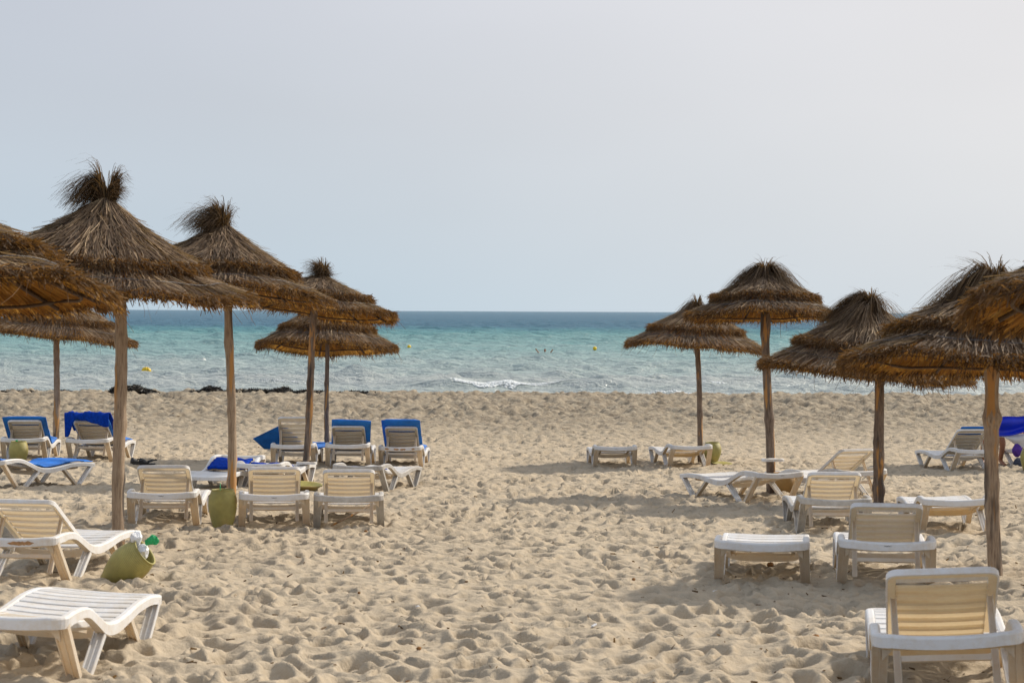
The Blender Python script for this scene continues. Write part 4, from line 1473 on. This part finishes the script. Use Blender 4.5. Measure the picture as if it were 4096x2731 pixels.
# ------------------------------------------------------------------ seaweed banks on the crest
def weed(label, pts, seed, top):
    """pts: (x, y, half length, half depth, height) of the mounds of one bank"""
    r = np.random.default_rng(seed)
    root_parts = []
    n = 0
    Vs, Fs, Ts, o = [], [], [], 0
    for (x, y, a, b, h) in pts:
        k = int(2600 * a * (h / .25 + .3))
        u = r.uniform(-1, 1, k)
        v = r.uniform(-1, 1, k)
        q = np.clip(1 - u ** 2 - v ** 2 * .8, 0, 1) ** .5
        q = q * (.7 + .5 * vnoise(u * 4 + x * 3, v * 2, seed, 2))
        P = np.stack([x + u * a, y + v * b, ground(x + u * a, y + v * b) + q * h * r.uniform(.75, 1.05, k)], -1)
        D = unit(r.normal(0, 1, (k, 3)) * np.array([1, 1, .55]))
        L = r.uniform(.05, .14, k)
        Vv, Ff = strips(P - D * L[:, None] / 2, D, L, r.uniform(.010, .028, k), r.normal(0, .02, (k, 3)), unit(np.cross(D, r.normal(0, 1, (k, 3)))), 2, .3)
        Vs.append(Vv); Fs.append(Ff + o); Ts.append(np.repeat(r.beta(1.3, 2.5, k), 2)); o += len(Vv)
        # the packed body of the mound
        uu_ = np.linspace(-1, 1, 26); vv_ = np.linspace(-1, 1, 12)
        U, Vq = np.meshgrid(uu_, vv_)
        qq = np.clip(1 - U ** 2 - Vq ** 2 * .8, 0, 1) ** .5 * (.7 + .5 * vnoise(U * 4 + x * 3, Vq * 2, seed, 2))
        X_, Y_ = x + U * a, y + Vq * b
        Z_ = ground(X_, Y_) + qq * h * .93 - .03 * (qq < .05)
        G = np.stack([X_, Y_, Z_], -1).reshape(-1, 3)
        gf = grid_faces(12, 26)
        Vs.append(G); Fs.append(gf + o); Ts.append(np.full(len(gf), .1)); o += len(G)
    ob = link('seaweed_bank', mesh_np('seaweed_bank', np.concatenate(Vs), np.concatenate(Fs), np.concatenate(Ts)), M['weed'])
    return tag(ob, label, 'seaweed', 'banks of black seaweed at the water line')
def wx(px, d):
    return (px - 2048) / 7964 * d
weed('tall black seaweed heap on the shore behind the thickest left post', [(wx(500, 60), 60.6, .60, .45, .25), (wx(560, 60), 60.5, .45, .4, .12)], 1, 1)
weed('rounded black seaweed heap on the shore left of the slimmer post', [(wx(835, 60), 60.6, .36, .4, .20), (wx(775, 60), 60.4, .2, .3, .08)], 2, 1)
weed('long low ridge of brownish black seaweed running right along the shore', [(wx(1000, 60), 60.6, .75, .4, .13), (wx(1120, 60), 60.6, .36, .4, .19), (wx(1060, 60), 60.5, .6, .35, .12), (wx(920, 60), 60.4, .5, .3, .08), (wx(1230, 60), 60.6, .6, .3, .10), (wx(1420, 60), 60.7, .6, .3, .07)], 3, 1)
weed('thin dark line of washed up seaweed at the far left shore', [(wx(60, 60), 60.6, .6, .3, .045), (wx(230, 60), 60.7, .5, .3, .05)], 5, 1)

# ------------------------------------------------------------------ buoys and swimmer
def buoy(label, px, py, r, mat, long=1.0, yaw=0, tilt=0, band=False, up=.03):
    hz = 1237 + px / 4096 * 17.8
    d = 3.9 * 7964 / (py - hz)
    xb = (px - 2048) / 7964 * d
    root = link('buoy', None, loc=(xb, d, sea_z(xb, d) + up), rot=(0, R_(tilt), R_(yaw)))
    tag(root, label, 'buoy', 'mooring buoys on the water')
    prof = [(max(1e-3, r * math.sin(t)), r * long * -math.cos(t)) for t in np.linspace(0.02, math.pi - .02, 15)]
    b = link('float', lathe(prof, 24).mesh('float'), mat, root, loc=(0, 0, r * .55), rot=(0, R_(90) if long > 1 else 0, 0))
    nk = MB().tube([(0, 0, r * .5), (0, 0, r * 1.18)], r * .12, 8)
    if long == 1:
        link('eyelet', nk.mesh('eyelet'), mat, root)
    if band:
        ph = np.linspace(0, 2 * math.pi, 25)
        for q in (-.35, .15, .45):
            rr = r * math.sqrt(1 - q * q) * 1.02
            bb = MB().tube([(q * r * long, rr * math.cos(a), r * .55 + rr * math.sin(a)) for a in ph], r * .05, 5)
            link('strap', bb.mesh('strap'), M['rod'], root)
    return root
buoy('large yellow strapped barrel buoy, nearest the shore at left', 585, 1514, .21, M['yellow'], 1.3, 15, 8, True, .16)
buoy('round white buoy floating left of the slim post', 815, 1455, .17, M['offwhite'])
buoy('tiny yellow float just left of the slim post by the white buoy', 884, 1455, .06, M['yellow'])
buoy('yellow buoy just right of the parasol at left centre', 1637, 1406, .19, M['yellow'])
buoy('tiny yellow float touching the straw edge at left centre', 1598, 1408, .08, M['yellow'])
buoy('round yellow buoy right of the swimmer', 2380, 1414, .19, M['yellow'])
for px, py in ((1727, 1405), (1840, 1409), (1957, 1412), (2209, 1419)):
    lab = {1727: 'very small pale yellow float, first in the line right of the yellow buoy', 1840: 'faintest pale yellow float in the middle of the line', 1957: 'very small yellow float left of the swimmer', 2209: 'small yellow float just beyond the raised right hand'}[px]
    buoy(lab, px, py, .045, M['yellow'])

def skin_body(name, pts, edges, radii, mat, root, parent=None, loc=(0, 0, 0), sub=2):
    me = bpy.data.meshes.new(name)
    me.from_pydata(pts, edges, [])
    o = link(name, me, mat, parent, loc=loc)
    sk = o.modifiers.new('skin', 'SKIN')
    sk.use_smooth_shade = True
    for i, v in enumerate(me.skin_vertices[0].data):
        r = radii[i]
        v.radius = (r, r) if not hasattr(r, '__len__') else r
        v.use_root = (i == root)
    ss = o.modifiers.new('sub', 'SUBSURF')
    ss.levels = sub
    ss.render_levels = sub
    return o
def head_mesh(r=.105):
    """egg shaped head with brow, nose, eye hollows and chin; faces -Y"""
    n, m = 28, 22
    T, P_ = np.meshgrid(np.linspace(.02, math.pi - .02, m), np.linspace(0, 2 * math.pi, n, endpoint=False), indexing='ij')
    d = np.stack([np.sin(T) * np.cos(P_), np.sin(T) * np.sin(P_), np.cos(T)], -1)
    s = np.ones(T.shape)
    x, y, z = d[..., 0], d[..., 1], d[..., 2]
    fr = np.clip(-y, 0, 1)
    s = s + .20 * np.exp(-(x / .14) ** 2 - ((z + .12) / .17) ** 2) * fr
    for sx in (-.33, .33):
        s = s - .07 * np.exp(-((x - sx) / .16) ** 2 - ((z - .10) / .11) ** 2) * fr
    s = s - .04 * np.exp(-(x / .3) ** 2 - ((z + .42) / .05) ** 2) * fr + .05 * np.exp(-(x / .3) ** 2 - ((z + .33) / .06) ** 2) * fr
    for sx in (-1, 1):
        s = s + .10 * np.exp(-((x - sx) / .12) ** 2 - ((y - .05) / .16) ** 2 - (z / .2) ** 2)
    V = d * s[..., None] * r * np.array([.80, .95, 1.12])
    V[..., 0] *= np.where(V[..., 2] < 0, 1 + .35 * V[..., 2] / r, 1)
    i = np.arange(m - 1)[:, None] * n
    j_ = np.arange(n)[None]
    F = np.stack([i + n + j_, i + n + (j_ + 1) % n, i + (j_ + 1) % n, i + j_], -1).reshape(-1, 4)
    return mesh_np('head', V.reshape(-1, 3), F, smooth=True)
def hair_cap(r=.109):
    n, m = 24, 10
    T, P_ = np.meshgrid(np.linspace(.02, 1.75, m), np.linspace(0, 2 * math.pi, n, endpoint=False), indexing='ij')
    lim = np.where(np.sin(P_) < -.2, .95, 1.75)
    T = T / 1.75 * lim
    d = np.stack([np.sin(T) * np.cos(P_), np.sin(T) * np.sin(P_), np.cos(T)], -1)
    V = d * r * 1.03 * np.array([.84, .99, 1.14])
    i = np.arange(m - 1)[:, None] * n
    j_ = np.arange(n)[None]
    F = np.stack([i + n + j_, i + n + (j_ + 1) % n, i + (j_ + 1) % n, i + j_], -1).reshape(-1, 4)
    return mesh_np('hair', V.reshape(-1, 3), F, smooth=True)

# swimmer on the back, head and both hands above the water
sd = 168.0
sx = (2181 - 2048) / 7964 * sd
pr = link('person', None, loc=(sx, sd, sea_z(sx, sd) + .05))
tag(pr, 'person swimming far out, only head and both raised hands above the water', 'person')
pts = [(0, 0, -.35), (0, .15, -.20), (0, .25, -.1), (0, .3, -.02), (-.2, .2, -.12), (-.48, .1, -.12), (-.70, .02, .12), (-.80, 0, .30),
       (.2, .2, -.12), (.42, .1, -.12), (.56, .02, .08), (.66, 0, .24), (0, -.6, -.45), (0, -1.2, -.6)]
ed = [(0, 1), (1, 2), (2, 3), (1, 4), (4, 5), (5, 6), (6, 7), (1, 8), (8, 9), (9, 10), (10, 11), (0, 12), (12, 13)]
rd = [.16, .17, .07, .06, .08, .06, .05, .055, .08, .06, .045, .05, .12, .06]
skin_body('body', pts, ed, rd, M['skin'], 0, pr)
link('head', head_mesh(.115), M['skin'], pr, loc=(0, .3, .12))
link('hair', hair_cap(.12), M['hairp'], pr, loc=(0, .3, .125))

# person bending over behind the thick post, only the lower legs showing
pd = 33.9
px0 = (3974 - 2048) / 7964 * pd
gzp = Zr(-2.60)
pr = link('person', None, loc=(px0, pd, gzp))
tag(pr, 'person with tanned bare legs in white shorts and sandals bending behind the thick post', 'person')
pts = [(0, .05, .66), (.14, .06, .70), (.34, .06, .68), (.50, .06, .62), (.60, .06, .58),          # pelvis, spine, chest, neck, head base
       (-.07, 0, .60), (-.165, -.06, .40), (-.15, .06, .09), (-.17, -.06, .035), (-.18, -.17, .02),   # left leg
       (.07, 0, .60), (.165, -.06, .40), (.15, .06, .09), (.17, -.06, .035), (.19, -.17, .02),       # right leg
       (.42, .21, .60), (.50, .22, .42), (.56, .16, .27), (.58, .14, .20),
       (.42, -.09, .60), (.50, -.12, .42), (.56, -.08, .27), (.58, -.06, .20)]
ed = [(0, 1), (1, 2), (2, 3), (3, 4), (0, 5), (5, 6), (6, 7), (7, 8), (8, 9), (0, 10), (10, 11), (11, 12), (12, 13), (13, 14), (2, 15), (15, 16), (16, 17), (17, 18), (2, 19), (19, 20), (20, 21), (21, 22)]
rd = [.11, .11, .125, .055, .05, .085, .058, .038, .040, .028, .085, .058, .038, .040, .028, .06, .045, .035, .04, .06, .045, .035, .04]
# fingers
for hnd, sgn in ((18, 1), (22, -1)):
    hx, hy, hz_ = pts[hnd]
    for k in range(4):
        a = len(pts)
        l = (.030, .036, .034, .026)[k]
        pts += [(hx + .012, hy + (k - 1.5) * .02, hz_ - .04), (hx + .024, hy + (k - 1.5) * .022, hz_ - .04 - l), (hx + .010, hy + (k - 1.5) * .022, hz_ - .05 - l * 1.8)]
        ed += [(hnd, a), (a, a + 1), (a + 1, a + 2)]
        rd += [.010, .009, .008]
    a = len(pts)
    pts += [(hx - .03, hy - sgn * .03, hz_ - .01), (hx - .035, hy - sgn * .035, hz_ - .05)]
    ed += [(hnd, a), (a, a + 1)]
    rd += [.012, .010]
skin_body('body', pts, ed, rd, M['skin'], 0, pr)
link('head', head_mesh(.11), M['skin'], pr, loc=(.69, .06, .54), rot=(0, R_(115), R_(90)))
link('hair', hair_cap(.114), M['hairp'], pr, loc=(.69, .06, .54), rot=(0, R_(115), R_(90)))
sh = [(0, .05, .66), (.08, .055, .68), (-.07, 0, .60), (-.12, -.035, .49), (.07, 0, .60), (.12, -.035, .49)]
skin_body('shorts', sh, [(0, 1), (0, 2), (2, 3), (0, 4), (4, 5)], [.122, .122, .10, .082, .10, .082], M['shorts'], 0, pr)
for s in (-1, 1):
    so = MB().box((.0, 0, 0), (.095, .27, .022), ch=.004).mesh('sandal')
    link('sandal', so, M['black'], pr, loc=(s * .165 + .005, -.07, .0))
# blue and white sheet hanging beside the person
bx = (4003 - 2048) / 7964 * 33.2
rows_ = []
for v in np.linspace(0, 1, 14):
    row = []
    for u in np.linspace(0, 1, 26):
        zt = Zr(-1.765) + .13 * u
        drop = .30 - .02 * u
        pinch = .06 * math.exp(-((v - .52) / .12) ** 2) * (1 - .3 * u)
        row.append((bx - .12 + u * .95, 33.2 - .06 * math.sin(v * math.pi * 2) - .03 * math.sin(u * 7 + v * 3), zt - v * drop + pinch * 0 + .02 * math.sin(u * 9 + v * 2)))
    rows_.append(row)
tag(link('beach_cloth', sheet('beach_cloth', rows_, .012), M['ultrablue']), 'bright blue sheet hanging right of the thick cracked post', 'cloth')
rows_ = []
for v in np.linspace(0, 1, 12):
    rows_.append([(bx - .02 + u * .9, 33.3 + .05 * math.sin(u * 8 + v * 4), Zr(-2.0) - v * (.06 + .42 * u ** 1.2) + .02 * math.sin(u * 12)) for u in np.linspace(0, 1, 22)])
tag(link('beach_cloth', sheet('beach_cloth', rows_, .010), M['shorts']), 'white sheet sagging below the bright blue one at the right edge', 'cloth')
crumple('shoulder_bag', (8.40, 33.0, Zr(-2.27)), .11, M['purple'], 'purple bag hanging at the far right frame edge', (.9, .8, 1.15), .5, 8)['category'] = 'bag'
crumple('beach_bag', (8.40, 32.9, Zr(-2.50)), .13, M['slate'], 'dark blue bag on the sand behind the jar at the right edge', (.9, .9, 1.0), .5, 9)['category'] = 'bag'

# ------------------------------------------------------------------ small things lying on the sand
def fibre_ball(x, y, r, label, seed):
    n, m = 16, 10
    rr = np.random.default_rng(seed)
    T, P_ = np.meshgrid(np.linspace(.02, math.pi - .02, m), np.linspace(0, 2 * math.pi, n, endpoint=False), indexing='ij')
    d = np.stack([np.sin(T) * np.cos(P_) * 1.3, np.sin(T) * np.sin(P_), np.cos(T) * .8], -1) * r
    d += rr.normal(0, r * .06, d.shape)
    i = np.arange(m - 1)[:, None] * n
    j_ = np.arange(n)[None]
    F = np.stack([i + n + j_, i + n + (j_ + 1) % n, i + (j_ + 1) % n, i + j_], -1).reshape(-1, 4)
    o = link('fibre_ball', mesh_np('fibre_ball', d.reshape(-1, 3), F, smooth=True), M['brown'], loc=(x, y, gz(x, y) + float(bumps(np.array([x]), np.array([y]))[0]) + r * .5), rot=(0, 0, rr.uniform(0, 3)))
    tag(o, label, 'fibre ball')
def on_ground(px, py):
    hz = 1237 + px / 4096 * 17.8
    s = (py - hz) / 7964
    d = 5.0
    for _ in range(400):
        x = (px - 2048) / 7964 * d
        if CAMZ - s * d <= gz(x, d):
            break
        d += .1
    return (px - 2048) / 7964 * d, d
for px, py, r, lab in ((3088, 2272, .028, 'brown fibre ball under the flat lounger in the right foreground'), (1960, 2075, .018, 'brown fibre ball on open sand right of the stick lounger'),
                       (1680, 2632, .012, 'orange brown fibre ball low in the middle foreground'), (2184, 2482, .013, 'brown fibre ball on the open sand right of centre'),
                       (1440, 2400, .010, 'small dark brown ball on the open sand left of centre'), (2540, 2320, .014, 'long tan fibre lump on sand left of the right foreground loungers'),
                       (3270, 2570, .020, 'brown fibre ball left of the nearest lower right lounger'), (1466, 2129, .017, 'orange fibre ball at the foot of the stick lounger'),
                       (1638, 2720, .014, 'reddish brown lump at the bottom frame edge')):
    gx, gy = on_ground(px, py)
    fibre_ball(gx, gy, r, lab, int(px))
rr = np.random.default_rng(77)
n = 2600
dy = 7.0 * (50 / 7.0) ** rr.random(n)
dx = rr.uniform(-.3, .3, n) * dy
dz_ = ground(dx, dy) + bumps(dx, dy) + .004
D = unit(rr.normal(0, 1, (n, 3)) * np.array([1, 1, .25]))
V, F = strips(np.stack([dx, dy, dz_], -1), D, rr.uniform(.008, .042, n) * (1 + dy * .02), rr.uniform(.004, .013, n) * (1 + dy * .02), np.zeros((n, 3)), unit(np.cross(D, rr.normal(0, 1, (n, 3)))), 2, .4)
link('beach_debris', mesh_np('beach_debris', V, F, np.repeat(rr.random(n) * .75, 2)), M['hair'], kind='stuff')
for px, py, lab, k in ((1276, 2278, 'white shell chip on the sand below the left loungers', 1), (1675, 2441, 'white paper scrap on the open sand, lower middle', 2), (2868, 2372, 'torn white scrap beside the right foreground lounger leg', 3), (2382, 2532, 'small white shell fragment right of centre', 4)):
    gx, gy = on_ground(px, py)
    o = link('scrap', MB().box((0, 0, 0), (.035, .02, .012), ch=.003).mesh('scrap'), M['bagw'], loc=(gx, gy, gz(gx, gy) + float(bumps(np.array([gx]), np.array([gy]))[0]) + .008), rot=(R_(20), R_(15), k))
    tag(o, lab, 'scrap')
